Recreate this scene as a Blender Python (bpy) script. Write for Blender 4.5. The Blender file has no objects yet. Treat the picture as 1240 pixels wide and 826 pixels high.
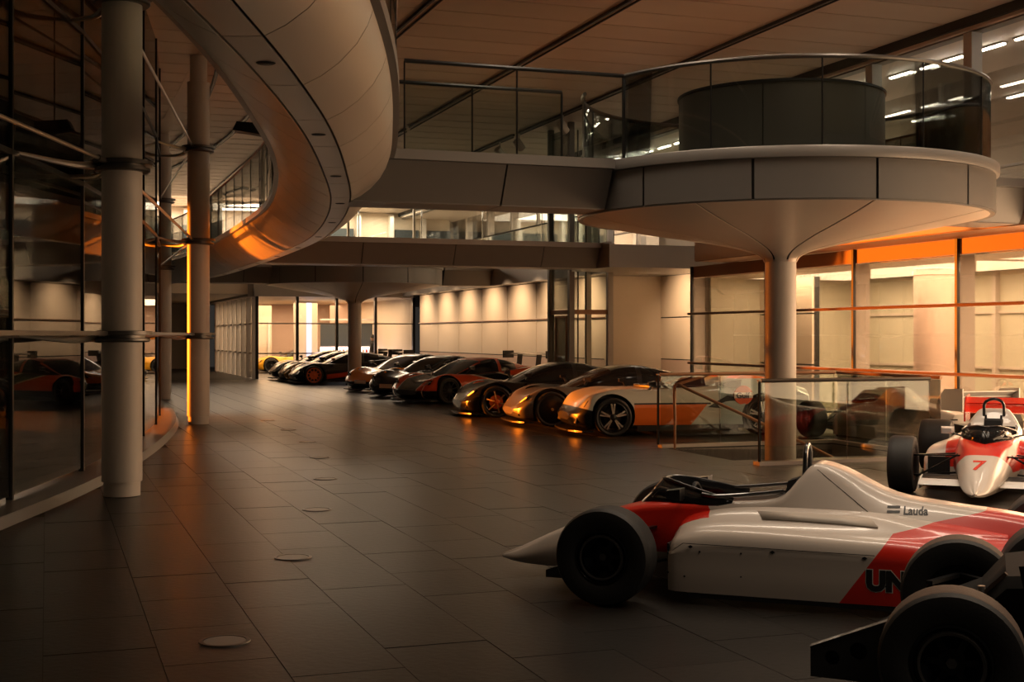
import bpy, bmesh, math, random
from mathutils import Vector, Matrix
from mathutils.bvhtree import BVHTree
random.seed(7)
SC = bpy.context.scene
COL = SC.collection
R = math.radians
PHI = R(19.4)                      # the building's grid is turned against the view
CP, SP = math.cos(PHI), math.sin(PHI)

def W(a, b, z=0.0):                # building grid (across, along, up) -> world
    return Vector((a*CP - b*SP, a*SP + b*CP, z))

# ------------------------------------------------------------------ camera, world, lights, exposure
cam_d = bpy.data.cameras.new('camera')
cam = bpy.data.objects.new('camera', cam_d)
COL.objects.link(cam)
cam.location = (0, 0, 1.75)
cam.rotation_euler = (R(90), 0, 0)
cam_d.sensor_width = 36
cam_d.lens = 36*1600/1240
cam_d.shift_y = -7/1240
cam_d.clip_end = 300
SC.camera = cam

wd = bpy.data.worlds.new('world')
SC.world = wd
wd.use_nodes = True
wd.node_tree.nodes['Background'].inputs[0].default_value = (0.30, 0.26, 0.22, 1)
wd.node_tree.nodes['Background'].inputs[1].default_value = 0.045

vs = SC.view_settings
vs.view_transform = 'Standard'
vs.look = 'None'
vs.gamma = 1
vs.use_curve_mapping = False
vs.exposure = 0.95

WARM = (1.0, 0.66, 0.38)
SOFT = (1.0, 0.80, 0.60)

def aim(o, target):
    d = Vector(target) - o.location
    o.rotation_euler = d.to_track_quat('-Z', 'Y').to_euler()

def area(name, loc, target, sx, sy, power, color=WARM, spread=None, along=None):
    l = bpy.data.lights.new(name, 'AREA')
    l.shape = 'RECTANGLE'
    l.size = sx
    l.size_y = sy
    l.energy = power
    l.color = color
    if spread:
        l.spread = R(spread)
    o = bpy.data.objects.new(name, l)
    COL.objects.link(o)
    o.location = loc
    z = (Vector(loc) - Vector(target)).normalized()      # the long side (sy) lies along the building
    y = Vector((-SP, CP, 0)) if along is None else Vector(along)
    y = (y - z*y.dot(z)).normalized()
    x = y.cross(z)
    o.rotation_euler = Matrix((x, y, z)).transposed().to_euler()
    return o

def spot(name, loc, target, power, angle, color=WARM, blend=0.5, radius=0.05):
    l = bpy.data.lights.new(name, 'SPOT')
    l.energy = power
    l.spot_size = R(angle)
    l.spot_blend = blend
    l.color = color
    l.shadow_soft_size = radius
    o = bpy.data.objects.new(name, l)
    COL.objects.link(o)
    o.location = loc
    aim(o, target)
    return o

# rows of spotlights on the ceiling tracks that run on over and behind the viewpoint, above the picture
for a_ in (6.0, 9.05, 12.1):
    area('ceiling_track_spots_offscreen', W(a_, 6, 7.12), W(a_, 6, 0), .3, 22, 125, SOFT, spread=110)
# the lit glazed rooms on the right go on beyond the picture, on both floors
area('lit_windows_right_offscreen', W(14.3, 9.0, 1.75), W(5, 9.0, 1.75), 2.6, 15, 290, WARM)
area('room_ceiling_light_offscreen', W(16.6, 13.5, 3.05), W(16.6, 13.5, 0), 2.6, 10, 560, WARM)
# the lit rooms seen through glass, lit from their own ceilings
area('room_ceiling_light', W(16.6, 23, 3.05), W(16.6, 23, 0), 2.6, 8, 440, WARM)
area('far_room_ceiling_light', W(11, 60, 3.2), W(11, 60, 0), 5, 11, 480, WARM)
area('upper_room_ceiling_light', W(20.5, 44, 6.95), W(20.5, 44, 0), 4, 26, 900, SOFT)
area('upper_far_room_ceiling_light', W(6, 56, 7.1), W(6, 56, 0), 18, 3, 800, SOFT)
# washers whose bright scallops show on the pale panels
for b in (34.2, 37, 39.8, 42.6, 45.4, 48.2, 51):
    spot('panel_washer', W(12.9, b, 3.25), W(14.34, b, 2.2), 95, 110, WARM, 0.9)
for b in (29.3, 31.3):
    spot('panel_washer', W(14.4, b, 3.3), W(16.0, b, 2.2), 110, 110, WARM, 0.9)
# narrow spot beam added outside the curved glass, standing in for low evening sun
SUN_STANDIN = Vector((-22, 34.0, 2.1))
spot('sun_standin_spot_left_offscreen', SUN_STANDIN, (-4.0, 25.2, 0.8), 140000, 22, (1.0, 0.19, 0.010), 0.10, 0.12)

# ------------------------------------------------------------------ materials
MATS = {}

def nd(nt, t, **k):
    n = nt.nodes.new(t)
    for a, v in k.items():
        setattr(n, a, v)
    return n

def mat(name, col, rough=0.5, metal=0.0, bump=0.0, bscale=40, vary=0.0, vscale=6, coat=0.0, spec=0.5, objrand=0.0, island=False):
    if name in MATS:
        return MATS[name]
    m = bpy.data.materials.new(name)
    m.use_nodes = True
    nt = m.node_tree
    p = nt.nodes['Principled BSDF']
    p.inputs['Base Color'].default_value = (*col, 1)
    p.inputs['Roughness'].default_value = rough
    p.inputs['Metallic'].default_value = metal
    p.inputs['Specular IOR Level'].default_value = spec
    p.inputs['Coat Weight'].default_value = coat
    p.inputs['Coat Roughness'].default_value = 0.04
    if vary or bump or objrand:
        tc = nd(nt, 'ShaderNodeTexCoord')
    if vary or objrand:
        hsv = nd(nt, 'ShaderNodeHueSaturation')
        hsv.inputs['Color'].default_value = (*col, 1)
        add = nd(nt, 'ShaderNodeMath', operation='MULTIPLY_ADD')
        add.inputs[2].default_value = 1 - vary*0.5 - objrand*0.5
        nz = nd(nt, 'ShaderNodeTexNoise')
        nz.inputs['Scale'].default_value = vscale
        nz.inputs['Detail'].default_value = 5
        nt.links.new(tc.outputs['Object'], nz.inputs['Vector'])
        nt.links.new(nz.outputs['Fac'], add.inputs[0])
        add.inputs[1].default_value = vary
        out = add
        if objrand:
            oi = nd(nt, 'ShaderNodeObjectInfo')
            src = oi.outputs['Random']
            if island:
                ge = nd(nt, 'ShaderNodeNewGeometry')
                sm = nd(nt, 'ShaderNodeMath', operation='ADD')
                nt.links.new(ge.outputs['Random Per Island'], sm.inputs[0])
                nt.links.new(oi.outputs['Random'], sm.inputs[1])
                fr = nd(nt, 'ShaderNodeMath', operation='FRACT')
                nt.links.new(sm.outputs[0], fr.inputs[0])
                src = fr.outputs[0]
            a2 = nd(nt, 'ShaderNodeMath', operation='MULTIPLY_ADD')
            a2.inputs[1].default_value = objrand
            nt.links.new(src, a2.inputs[0])
            nt.links.new(add.outputs[0], a2.inputs[2])
            out = a2
        nt.links.new(out.outputs[0], hsv.inputs['Value'])
        nt.links.new(hsv.outputs[0], p.inputs['Base Color'])
    if bump:
        nb = nd(nt, 'ShaderNodeTexNoise')
        nb.inputs['Scale'].default_value = bscale
        nb.inputs['Detail'].default_value = 6
        nt.links.new(tc.outputs['Object'], nb.inputs['Vector'])
        bp = nd(nt, 'ShaderNodeBump')
        bp.inputs['Strength'].default_value = bump
        bp.inputs['Distance'].default_value = 0.02
        nt.links.new(nb.outputs['Fac'], bp.inputs['Height'])
        nt.links.new(bp.outputs[0], p.inputs['Normal'])
    MATS[name] = m
    return m

def glass_mat(name, tint=(0.93, 0.95, 0.93), boost=1.0, base=0.0):
    m = bpy.data.materials.new(name)
    m.use_nodes = True
    nt = m.node_tree
    nt.nodes.remove(nt.nodes['Principled BSDF'])
    o = nt.nodes['Material Output']
    t = nd(nt, 'ShaderNodeBsdfTransparent')
    t.inputs[0].default_value = (*tint, 1)
    g = nd(nt, 'ShaderNodeBsdfGlossy')
    g.inputs['Roughness'].default_value = 0.01
    fr = nd(nt, 'ShaderNodeFresnel')
    fr.inputs['IOR'].default_value = 1.5
    ml = nd(nt, 'ShaderNodeMath', operation='MULTIPLY_ADD')
    ml.use_clamp = True
    ml.inputs[1].default_value = boost
    ml.inputs[2].default_value = base
    mx = nd(nt, 'ShaderNodeMixShader')
    nt.links.new(fr.outputs[0], ml.inputs[0])
    nt.links.new(ml.outputs[0], mx.inputs[0])
    nt.links.new(t.outputs[0], mx.inputs[1])
    nt.links.new(g.outputs[0], mx.inputs[2])
    nt.links.new(mx.outputs[0], o.inputs[0])
    MATS[name] = m
    return m

def emit(name, col, s):
    m = bpy.data.materials.new(name)
    m.use_nodes = True
    p = m.node_tree.nodes['Principled BSDF']
    p.inputs['Base Color'].default_value = (0.8, 0.8, 0.8, 1)
    p.inputs['Emission Color'].default_value = (*col, 1)
    p.inputs['Emission Strength'].default_value = s
    MATS[name] = m
    return m

def livery(name, base, layers, rough=0.32, metal=0.0, coat=0.35):
    """Paint scheme laid out on the thing's own coordinates: each layer is (colour, planes);
    a plane (cx, cy, cz, d) keeps where cx*x + cy*|y| + cz*z > d."""
    m = bpy.data.materials.new(name)
    m.use_nodes = True
    nt = m.node_tree
    p = nt.nodes['Principled BSDF']
    p.inputs['Roughness'].default_value = rough
    p.inputs['Metallic'].default_value = metal
    p.inputs['Coat Weight'].default_value = coat
    p.inputs['Coat Roughness'].default_value = 0.03
    tc = nd(nt, 'ShaderNodeTexCoord')
    sx = nd(nt, 'ShaderNodeSeparateXYZ')
    nt.links.new(tc.outputs['Object'], sx.inputs[0])
    ab = nd(nt, 'ShaderNodeMath', operation='ABSOLUTE')
    nt.links.new(sx.outputs['Y'], ab.inputs[0])
    cb = nd(nt, 'ShaderNodeCombineXYZ')
    nt.links.new(sx.outputs['X'], cb.inputs[0])
    nt.links.new(ab.outputs[0], cb.inputs[1])
    nt.links.new(sx.outputs['Z'], cb.inputs[2])
    cur = None
    for col, planes in layers:
        mask = None
        for (cx, cy, cz, d) in planes:
            dp = nd(nt, 'ShaderNodeVectorMath', operation='DOT_PRODUCT')
            dp.inputs[1].default_value = (cx, cy, cz)
            nt.links.new(cb.outputs[0], dp.inputs[0])
            gt = nd(nt, 'ShaderNodeMath', operation='GREATER_THAN')
            gt.inputs[1].default_value = d
            nt.links.new(dp.outputs['Value'], gt.inputs[0])
            if mask is None:
                mask = gt
            else:
                mu = nd(nt, 'ShaderNodeMath', operation='MULTIPLY')
                nt.links.new(mask.outputs[0], mu.inputs[0])
                nt.links.new(gt.outputs[0], mu.inputs[1])
                mask = mu
        mx = nd(nt, 'ShaderNodeMix', data_type='RGBA')
        nt.links.new(mask.outputs[0], mx.inputs[0])
        if cur is None:
            mx.inputs[6].default_value = (*base, 1)
        else:
            nt.links.new(cur.outputs[2], mx.inputs[6])
        mx.inputs[7].default_value = (*col, 1)
        cur = mx
    if cur is None:
        p.inputs['Base Color'].default_value = (*base, 1)
    else:
        nt.links.new(cur.outputs[2], p.inputs['Base Color'])
    MATS[name] = m
    return m

M = MATS
mat('slate', (0.026, 0.0235, 0.021), 0.33, bump=0.12, bscale=18, vary=0.5, vscale=2.2, objrand=0.35, island=True, spec=0.34)
mat('joint', (0.014, 0.013, 0.012), 0.5)
mat('belly', (0.56, 0.52, 0.47), 0.36, 0.5, vary=0.08, vscale=1.0, objrand=0.08)
mat('petal', (0.62, 0.55, 0.48), 0.36, 0.45, vary=0.06, objrand=0.05)
mat('slate_blue', (0.05, 0.065, 0.075), 0.5)
mat('rough_black', (0.010, 0.010, 0.010), 0.75, spec=0.2)
mat('plate_black', (0.030, 0.029, 0.028), 0.42)
mat('plank', (0.62, 0.52, 0.43), 0.55, vary=0.12, vscale=1.5, objrand=0.12, island=True)
mat('dark', (0.012, 0.012, 0.012), 0.45)
mat('dark_metal', (0.035, 0.035, 0.035), 0.35, 0.6)
mat('grey_panel', (0.36, 0.33, 0.30), 0.42, 0.25, vary=0.1, vscale=1.2, objrand=0.08)
mat('fascia', (0.20, 0.185, 0.17), 0.45, 0.2, vary=0.08, objrand=0.06)
mat('lip', (0.30, 0.28, 0.26), 0.4, 0.3)
mat('column_paint', (0.50, 0.46, 0.42), 0.45, vary=0.06)
mat('ring_metal', (0.13, 0.12, 0.11), 0.35, 0.7)
mat('steel', (0.5, 0.47, 0.43), 0.28, 0.9)
mat('bronze', (0.30, 0.17, 0.10), 0.4, 0.5)
mat('mullion', (0.55, 0.48, 0.41), 0.5)
mat('cream', (0.72, 0.62, 0.50), 0.55, vary=0.05)
mat('cream_panel', (0.78, 0.66, 0.52), 0.6, vary=0.05, vscale=1.0, objrand=0.06)
mat('pink_panel', (0.62, 0.46, 0.37), 0.6, vary=0.08, objrand=0.05)
mat('green_panel', (0.55, 0.52, 0.40), 0.6, vary=0.06)
mat('header_brown', (0.34, 0.17, 0.08), 0.5)
mat('room_floor', (0.32, 0.27, 0.22), 0.4)
mat('drum_glass', (0.075, 0.070, 0.060), 0.46, 0.5)
mat('white_paint', (0.75, 0.72, 0.68), 0.35)
mat('tyre', (0.018, 0.017, 0.016), 0.62, bump=0.08, bscale=60)
mat('tyre_worn', (0.13, 0.085, 0.06), 0.8, bump=0.2, bscale=50, vary=0.5, vscale=20)
mat('rim_black', (0.015, 0.015, 0.015), 0.3, 0.5)
mat('rim_silver', (0.55, 0.53, 0.5), 0.25, 0.9)
mat('rim_orange', (0.75, 0.14, 0.02), 0.35, 0.1, coat=0.5)
mat('carbon', (0.012, 0.012, 0.013), 0.28, coat=0.6)
mat('car_glass', (0.014, 0.014, 0.015), 0.07, spec=0.45)
mat('plate', (0.65, 0.62, 0.55), 0.5)
mat('black_cloth', (0.02, 0.02, 0.022), 0.9)
mat('skin', (0.45, 0.28, 0.2), 0.6)
mat('red_paint', (0.72, 0.03, 0.012), 0.25, coat=0.8)
mat('ink', (0.01, 0.01, 0.012), 0.5)
mat('blue_cloth', (0.03, 0.06, 0.12), 0.8)
mat('bottle_white', (0.75, 0.72, 0.7), 0.3)
mat('bottle_red', (0.6, 0.05, 0.03), 0.3)
mat('bottle_amber', (0.4, 0.18, 0.05), 0.3)
mat('floor_plate', (0.30, 0.27, 0.24), 0.42, 0.3)
glass_mat('rail_glass', (0.90, 0.93, 0.90), 0.8, 0.01)
glass_mat('wall_glass', (0.68, 0.70, 0.68), 0.9, 0.03)
glass_mat('clear_glass', (0.95, 0.94, 0.92), 0.6)
emit('strip_light', (1.0, 0.88, 0.7), 14)
emit('blue_light', (0.25, 0.45, 1.0), 0.7)
emit('bar_light', (0.95, 0.92, 1.0), 1.6)

# ------------------------------------------------------------------ mesh helpers
class MB:
    def __init__(s):
        s.v, s.f, s.m, s.s = [], [], [], []

    def add(s, vs_, fs, mi=0, smooth=False):
        o = len(s.v)
        s.v += [tuple(p) for p in vs_]
        for f in fs:
            s.f.append([i + o for i in f])
            s.m.append(mi)
            s.s.append(smooth)
        return s

    def box(s, x0, x1, y0, y1, z0, z1, mi=0):
        vs_ = [(x, y, z) for z in (z0, z1) for y in (y0, y1) for x in (x0, x1)]
        return s.add(vs_, [(0, 2, 3, 1), (4, 5, 7, 6), (0, 1, 5, 4), (2, 6, 7, 3), (0, 4, 6, 2), (1, 3, 7, 5)], mi)

    def bar(s, p, q, w, h, mi=0):
        """square-section bar from p to q, w across and h up"""
        p, q = Vector(p), Vector(q)
        d = (q - p).normalized()
        up = Vector((0, 0, 1)) if abs(d.z) < 0.95 else Vector((1, 0, 0))
        x = d.cross(up).normalized()*w/2
        y = x.cross(d).normalized()*h/2
        vs_ = [c + sx*x + sy*y for c in (p, q) for sx, sy in ((-1, -1), (1, -1), (1, 1), (-1, 1))]
        return s.add(vs_, [(0, 1, 2, 3), (7, 6, 5, 4), (0, 4, 5, 1), (1, 5, 6, 2), (2, 6, 7, 3), (3, 7, 4, 0)], mi)

    def tube(s, pts, r, n=8, mi=0, closed=False):
        pts = [Vector(p) for p in pts]
        k = len(pts)
        rr = r if isinstance(r, (list, tuple)) else [r]*k
        vs_, prev = [], None
        for i, p in enumerate(pts):
            if closed:
                d = pts[(i+1) % k] - pts[i-1]
            else:
                d = pts[min(i+1, k-1)] - pts[max(i-1, 0)]
            d.normalize()
            if prev is None:
                up = Vector((0, 0, 1)) if abs(d.z) < 0.9 else Vector((1, 0, 0))
                x = d.cross(up).normalized()
            else:
                x = (prev - d*prev.dot(d)).normalized()
            prev = x
            y = d.cross(x)
            for j in range(n):
                t = 2*math.pi*j/n
                vs_.append(p + (x*math.cos(t) + y*math.sin(t))*rr[i])
        fs = []
        for i in range(k if closed else k-1):
            a0, b0 = i*n, ((i+1) % k)*n
            for j in range(n):
                fs.append((a0+j, a0+(j+1) % n, b0+(j+1) % n, b0+j))
        if not closed:
            fs.append(tuple(reversed(range(n))))
            fs.append(tuple(range((k-1)*n, k*n)))
        return s.add(vs_, fs, mi, True)

    def lathe(s, prof, n=32, c=(0, 0, 0), axis='z', mi=0, a0=0.0, a1=2*math.pi, smooth=True, mis=None):
        full = abs(a1 - a0 - 2*math.pi) < 1e-6
        k = len(prof)
        m_ = n if full else n+1
        vs_ = []
        for j in range(m_):
            t = a0 + (a1-a0)*j/n
            for r, h in prof:
                if axis == 'z':
                    p = (c[0]+r*math.cos(t), c[1]+r*math.sin(t), c[2]+h)
                elif axis == 'y':
                    p = (c[0]+r*math.cos(t), c[1]+h, c[2]-r*math.sin(t))
                else:
                    p = (c[0]+h, c[1]+r*math.cos(t), c[2]+r*math.sin(t))
                vs_.append(p)
        o = len(s.v)
        s.v += vs_
        for j in range(n):
            u, w = j*k, ((j+1) % m_)*k
            for i in range(k-1):
                s.f.append([o+u+i, o+w+i, o+w+i+1, o+u+i+1])
                s.m.append(mis[i] if mis else mi)
                s.s.append(smooth)
        return s

    def loft(s, secs, mi=0, closed=True, caps=True, smooth=True):
        n = len(secs[0])
        vs_ = [p for q in secs for p in q]
        fs = []
        for i in range(len(secs)-1):
            for j in range(n if closed else n-1):
                fs.append((i*n+j, i*n+(j+1) % n, (i+1)*n+(j+1) % n, (i+1)*n+j))
        if caps and closed:
            fs.append(tuple(reversed(range(n))))
            fs.append(tuple(range((len(secs)-1)*n, len(secs)*n)))
        return s.add(vs_, fs, mi, smooth)

    def prism(s, poly, h0, h1, axis='z', mi=0):
        """extrude a 2-D outline between h0 and h1 along an axis"""
        def P(u, v, h):
            return {'z': (u, v, h), 'y': (u, h, v), 'x': (h, u, v)}[axis]
        n = len(poly)
        vs_ = [P(u, v, h0) for u, v in poly] + [P(u, v, h1) for u, v in poly]
        fs = [tuple(reversed(range(n))), tuple(range(n, 2*n))]
        fs += [(j, (j+1) % n, n+(j+1) % n, n+j) for j in range(n)]
        return s.add(vs_, fs, mi)

    def mesh(s, name, mats, fix=True):
        me = bpy.data.meshes.new(name)
        me.from_pydata(s.v, [], s.f)
        for m_ in mats:
            me.materials.append(M[m_] if isinstance(m_, str) else m_)
        me.polygons.foreach_set('material_index', s.m)
        me.polygons.foreach_set('use_smooth', s.s)
        if fix:
            bm = bmesh.new()
            bm.from_mesh(me)
            bmesh.ops.recalc_face_normals(bm, faces=bm.faces[:])
            bm.to_mesh(me)
            bm.free()
        me.set_sharp_from_angle(angle=R(38))
        me.update()
        return me

def link(name, me, parent=None, loc=None, rot=None, scale=None):
    o = bpy.data.objects.new(name, me)
    COL.objects.link(o)
    if parent is not None:
        o.parent = parent
    if loc is not None:
        o.location = loc
    if rot is not None:
        o.rotation_euler = (0, 0, rot) if isinstance(rot, (int, float)) else rot
    if scale is not None:
        o.scale = scale
    return o

def tag(o, label=None, cat=None, group=None, kind=None):
    for k, v in (('label', label), ('category', cat), ('group', group), ('kind', kind)):
        if v:
            o[k] = v
    return o

def thing(name, label, cat, loc=(0, 0, 0), rot=0.0, group=None):
    o = bpy.data.objects.new(name, None)
    COL.objects.link(o)
    o.empty_display_size = 0.2
    o.location = loc
    o.rotation_euler = (0, 0, rot)
    return tag(o, label, cat, group)

def gthing(name, label, cat, group=None):
    """a thing laid out directly in grid coordinates"""
    return thing(name, label, cat, (0, 0, 0), PHI, group)

def part(name, mb, mats, parent, kind=None, label=None):
    o = link(name, mb.mesh(name, mats if isinstance(mats, list) else [mats]), parent)
    return tag(o, label, None, None, kind)

def struct(name, mb, mats, parent=None, rot=PHI):
    o = link(name, mb.mesh(name, mats if isinstance(mats, list) else [mats]), parent, rot=None if parent else rot)
    if parent is None:
        o['kind'] = 'structure'
    return o

_box = {}
def bpart(name, x0, x1, y0, y1, z0, z1, m_, parent):
    """a box part; alike boxes share mesh data, placed by their own location"""
    key = (round(x1-x0, 3), round(y1-y0, 3), round(z1-z0, 3), m_)
    if key not in _box:
        hx, hy, hz = key[0]/2, key[1]/2, key[2]/2
        _box[key] = MB().box(-hx, hx, -hy, hy, -hz, hz).mesh(name, [m_])
    return link(name, _box[key], parent, ((x0+x1)/2, (y0+y1)/2, (z0+z1)/2))

def copy_tree(o, parent=None):
    c = o.copy()
    COL.objects.link(c)
    if parent is not None:
        c.parent = parent
    for ch in list(o.children):
        copy_tree(ch, c)
    return c

def crom(pts, per=8):
    """Catmull-Rom through a list of tuples"""
    pts = [tuple(p) for p in pts]
    P = [tuple(2*a-b for a, b in zip(pts[0], pts[1]))] + pts + [tuple(2*a-b for a, b in zip(pts[-1], pts[-2]))]
    out = []
    for i in range(1, len(P)-2):
        for k in range(per):
            t = k/per
            out.append(tuple(0.5*(2*p1 + (p2-p0)*t + (2*p0-5*p1+4*p2-p3)*t*t + (3*p1-p0-3*p2+p3)*t**3)
                             for p0, p1, p2, p3 in zip(P[i-1], P[i], P[i+1], P[i+2])))
    out.append(pts[-1])
    return out

def resample(path, step):
    """equal steps along a plan curve: list of (point, unit tangent)"""
    pts = [Vector((p[0], p[1], 0)) for p in path]
    out, acc, nxt = [], 0.0, 0.0
    for i in range(len(pts)-1):
        d = pts[i+1]-pts[i]
        L = d.length
        while nxt <= acc+L:
            out.append((pts[i] + d*((nxt-acc)/L), d.normalized()))
            nxt += step
        acc += L
    return out

def boolean(me, cutters):
    """me minus cutter meshes -> a new mesh"""
    a_ = bpy.data.objects.new('tmp', me)
    COL.objects.link(a_)
    obs = [a_]
    for c in cutters:
        b_ = bpy.data.objects.new('tmp', c)
        COL.objects.link(b_)
        obs.append(b_)
        md = a_.modifiers.new('cut', 'BOOLEAN')
        md.operation = 'DIFFERENCE'
        md.solver = 'EXACT'
        md.object = b_
    dg = bpy.context.evaluated_depsgraph_get()
    dg.update()
    res = bpy.data.meshes.new_from_object(a_.evaluated_get(dg))
    for o in obs:
        bpy.data.objects.remove(o)
    res.set_sharp_from_angle(angle=R(38))
    return res

def text_mesh(txt, size, bold=0.0):
    cu = bpy.data.curves.new('text', 'FONT')
    cu.body = txt
    cu.size = size
    cu.offset = bold
    cu.resolution_u = 3
    o = bpy.data.objects.new('tmp', cu)
    COL.objects.link(o)
    dg = bpy.context.evaluated_depsgraph_get()
    dg.update()
    me = bpy.data.meshes.new_from_object(o.evaluated_get(dg))
    bpy.data.objects.remove(o)
    return me
# ------------------------------------------------------------------ plan curves (world x, y)
GLASS_PATH = crom([(-4.6, 2), (-4.75, 7), (-4.95, 11.5), (-5.08, 14.5), (-5.4, 17.6), (-6.1, 22), (-7.0, 26.2), (-8.4, 31), (-10.3, 36.3), (-12.6, 41), (-15.5, 46), (-19, 51)], 10)
WALK_PATH = crom([(-2.3, -4), (-1.75, 0), (-1.52, 3), (-1.47, 6.3), (-1.47, 8.3), (-1.55, 10.5), (-1.75, 13), (-2.05, 15.8), (-2.55, 18.8), (-3.3, 22.2), (-4.3, 25.5), (-5.75, 29.8), (-8.1, 36.2), (-10.5, 41), (-13.4, 46)], 10)

def path_x(path, y):
    for p, q in zip(path, path[1:]):
        if p[1] <= y <= q[1]:
            return p[0] + (q[0]-p[0])*(y-p[1])/(q[1]-p[1])
    return path[0][0] if y < path[0][1] else path[-1][0]

WELL = (9.05, 12.05, 16.4, 18.55)      # stair opening, grid coordinates

# ------------------------------------------------------------------ floor
fl = MB()
a0, a1, b0, b1 = WELL
for (x0, x1, y0, y1) in ((-22, a0, -8, 75), (a1, 14.3, -8, 75), (a0, a1, -8, b0), (a0, a1, b1, 75)):
    fl.box(x0, x1, y0, y1, -0.30, -0.012)
floor = struct('floor', fl, 'joint')

TA, TB = 0.6, 0.9
tile_me = MB().box(-TA/2+.0025, TA/2-.0025, -TB/2+.0025, TB/2-.0025, -0.02, 0.0).mesh('tile', ['slate'])
cells = []
for i in range(-22, 24):
    for j in range(3, 59):
        ca, cb_ = i*TA + 0.28, j*TB + (0.45 if i % 2 else 0.0)
        if ca+TA/2 > 14.3 or cb_ > 52.6:
            continue
        if a0-TA/2 < ca < a1+TA/2 and b0-TB/2 < cb_ < b1+TB/2:
            continue
        p = W(ca, cb_)
        if p.x < path_x(GLASS_PATH, p.y) + 0.2:
            continue
        vis = p.y > 6.0 and abs(p.x/p.y) < 0.41
        cells.append((0 if vis else 1, p.y, ca, cb_))
cells.sort()
rest = MB()
for k, (nv, d, ca, cb_) in enumerate(cells):
    if k < 300:
        link('floor_tile', tile_me, floor, (ca, cb_, random.uniform(-.0012, .0012)))
    else:
        rest.box(ca-TA/2+.004, ca+TA/2-.004, cb_-TB/2+.004, cb_+TB/2-.004, -0.02, 0)
# strips that close the floor round the stair opening
for (x0, x1, y0, y1) in ((a0-.55, a0, b0-.75, b1+.75), (a1, a1+.55, b0-.75, b1+.75), (a0, a1, b0-.75, b0), (a0, a1, b1, b1+.75)):
    rest.box(x0, x1, y0, y1, -0.02, -0.002)
part('far_floor_tiles', rest, 'slate', floor, kind='stuff')

# stairs going down in the opening
st = gthing('sunken_staircase', 'sunken staircase of pale steps inside the glass balustrade', 'staircase')
mb = MB()
mb.box(a0-.1, a0, b0, b1, -3, -.02).box(a1, a1+.1, b0, b1, -3, -.02).box(a0-.1, a1+.1, b0-.1, b0, -3, -.02).box(a0-.1, a1+.1, b1, b1+.1, -3, -.02).box(a0-.1, a1+.1, b0-.1, b1+.1, -3.1, -3)
part('stairwell_shaft', mb, 'grey_panel', st)
for k in range(9):
    bpart('step', a0+.02+k*.3, a0+.34+k*.3, b1-1.4, b1-.05, -0.17*(k+1)-.06, -0.17*(k+1), 'white_paint', st)

# round plates let into the floor under the walkway
for i, (p, t) in enumerate(resample([q for q in WALK_PATH if q[1] >= 7.4], 2.85)[:8]):
    o = thing('floor_disc', 'round pale metal plate let flush into the dark tiled floor', 'floor light', (p.x-.18, p.y, 0), 0, 'row of round floor plates under the walkway')
    part('disc', MB().lathe([(0.001, .006), (.118, .006), (.122, .002)], 28), 'floor_plate', o)
    part('rim', MB().lathe([(.124, .001), (.124, .008), (.145, .008), (.148, .001)], 28), 'ring_metal', o)

# ------------------------------------------------------------------ ceiling
HC = 7.25
ceil = struct('ceiling', MB().box(-24, 15.0, -8, 75, HC+.06, HC+.3), 'joint')
TRK = [6.0 + 3.05*k for k in range(-9, 4)]
plank_me = MB().box(-1.36, 1.36, -.4985, .4985, 0, .03).mesh('plank', ['plank'])
tilt = R(0.45)
plk = []
for ta, tb in zip(TRK, TRK[1:]):
    ca = (ta+tb)/2
    for j in range(0, 72):
        cb_ = j*1.0
        p = W(ca, cb_)
        if p.x < path_x(GLASS_PATH, p.y) - 4 or p.y < 6:
            continue
        vis = p.y > 20.5 and abs(p.x/p.y) < 0.45
        plk.append((0 if vis else 1, p.y, ca, cb_))
plk.sort()
rest = MB()
for k, (nv, d, ca, cb_) in enumerate(plk):
    if k < 300:
        link('ceiling_plank', plank_me, ceil, (ca, cb_, HC), (tilt, 0, 0))
    else:
        dz = .49*math.sin(tilt)
        x0, x1, y0, y1 = ca-1.36, ca+1.36, cb_-.4985, cb_+.4985
        rest.add([(x0, y0, HC-dz), (x1, y0, HC-dz), (x1, y1, HC+dz), (x0, y1, HC+dz), (x0, y0, HC-dz+.03), (x1, y0, HC-dz+.03), (x1, y1, HC+dz+.03), (x0, y1, HC+dz+.03)],
                 [(0, 3, 2, 1), (4, 5, 6, 7), (0, 1, 5, 4), (2, 3, 7, 6), (0, 4, 7, 3), (1, 2, 6, 5)])
part('far_ceiling_planks', rest, 'plank', ceil, kind='stuff')
for k, ta in enumerate(TRK):
    bpart('track_cover', ta-.163, ta+.163, 5, 72, HC-.004, HC+.03, 'plank', ceil)

names = {0: 'over the curved walkway', 1: 'over the avenue of cars', 2: 'over the round platforms', 3: 'along the gallery edge'}
for k, ta in enumerate(TRK[9:], 0):
    o = gthing('light_track', 'dark twin-rail light track on the ceiling %s' % names[k], 'light track', 'parallel light tracks on the plank ceiling')
    segs = [(6, 33.6), (34.0, 47), (47.4, 68)]
    for (s0, s1) in segs:
        bpart('rail', ta-.095, ta-.05, s0, s1, HC-.06, HC-.006, 'dark', o)
        bpart('rail', ta+.08, ta+.10, s0+.5, s1+.5, HC-.035, HC-.006, 'dark', o)
# curved dark slots that follow the glass wall
for off, z, lab in ((1.15, HC-.03, 'dark curved slot in the ceiling nearest the curved glass'), (2.35, HC-.03, 'dark curved slot in the ceiling beside the column heads')):
    pts = []
    for p, t in resample([q for q in GLASS_PATH if q[1] > 6], 0.8):
        n = Vector((t.y, -t.x, 0))
        pts.append(p + n*off + Vector((0, 0, z)))
    o = tag(link('curved_ceiling_track', MB().tube(pts, .045, 6).mesh('curved_ceiling_track', ['dark'])), lab, 'light track')

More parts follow.
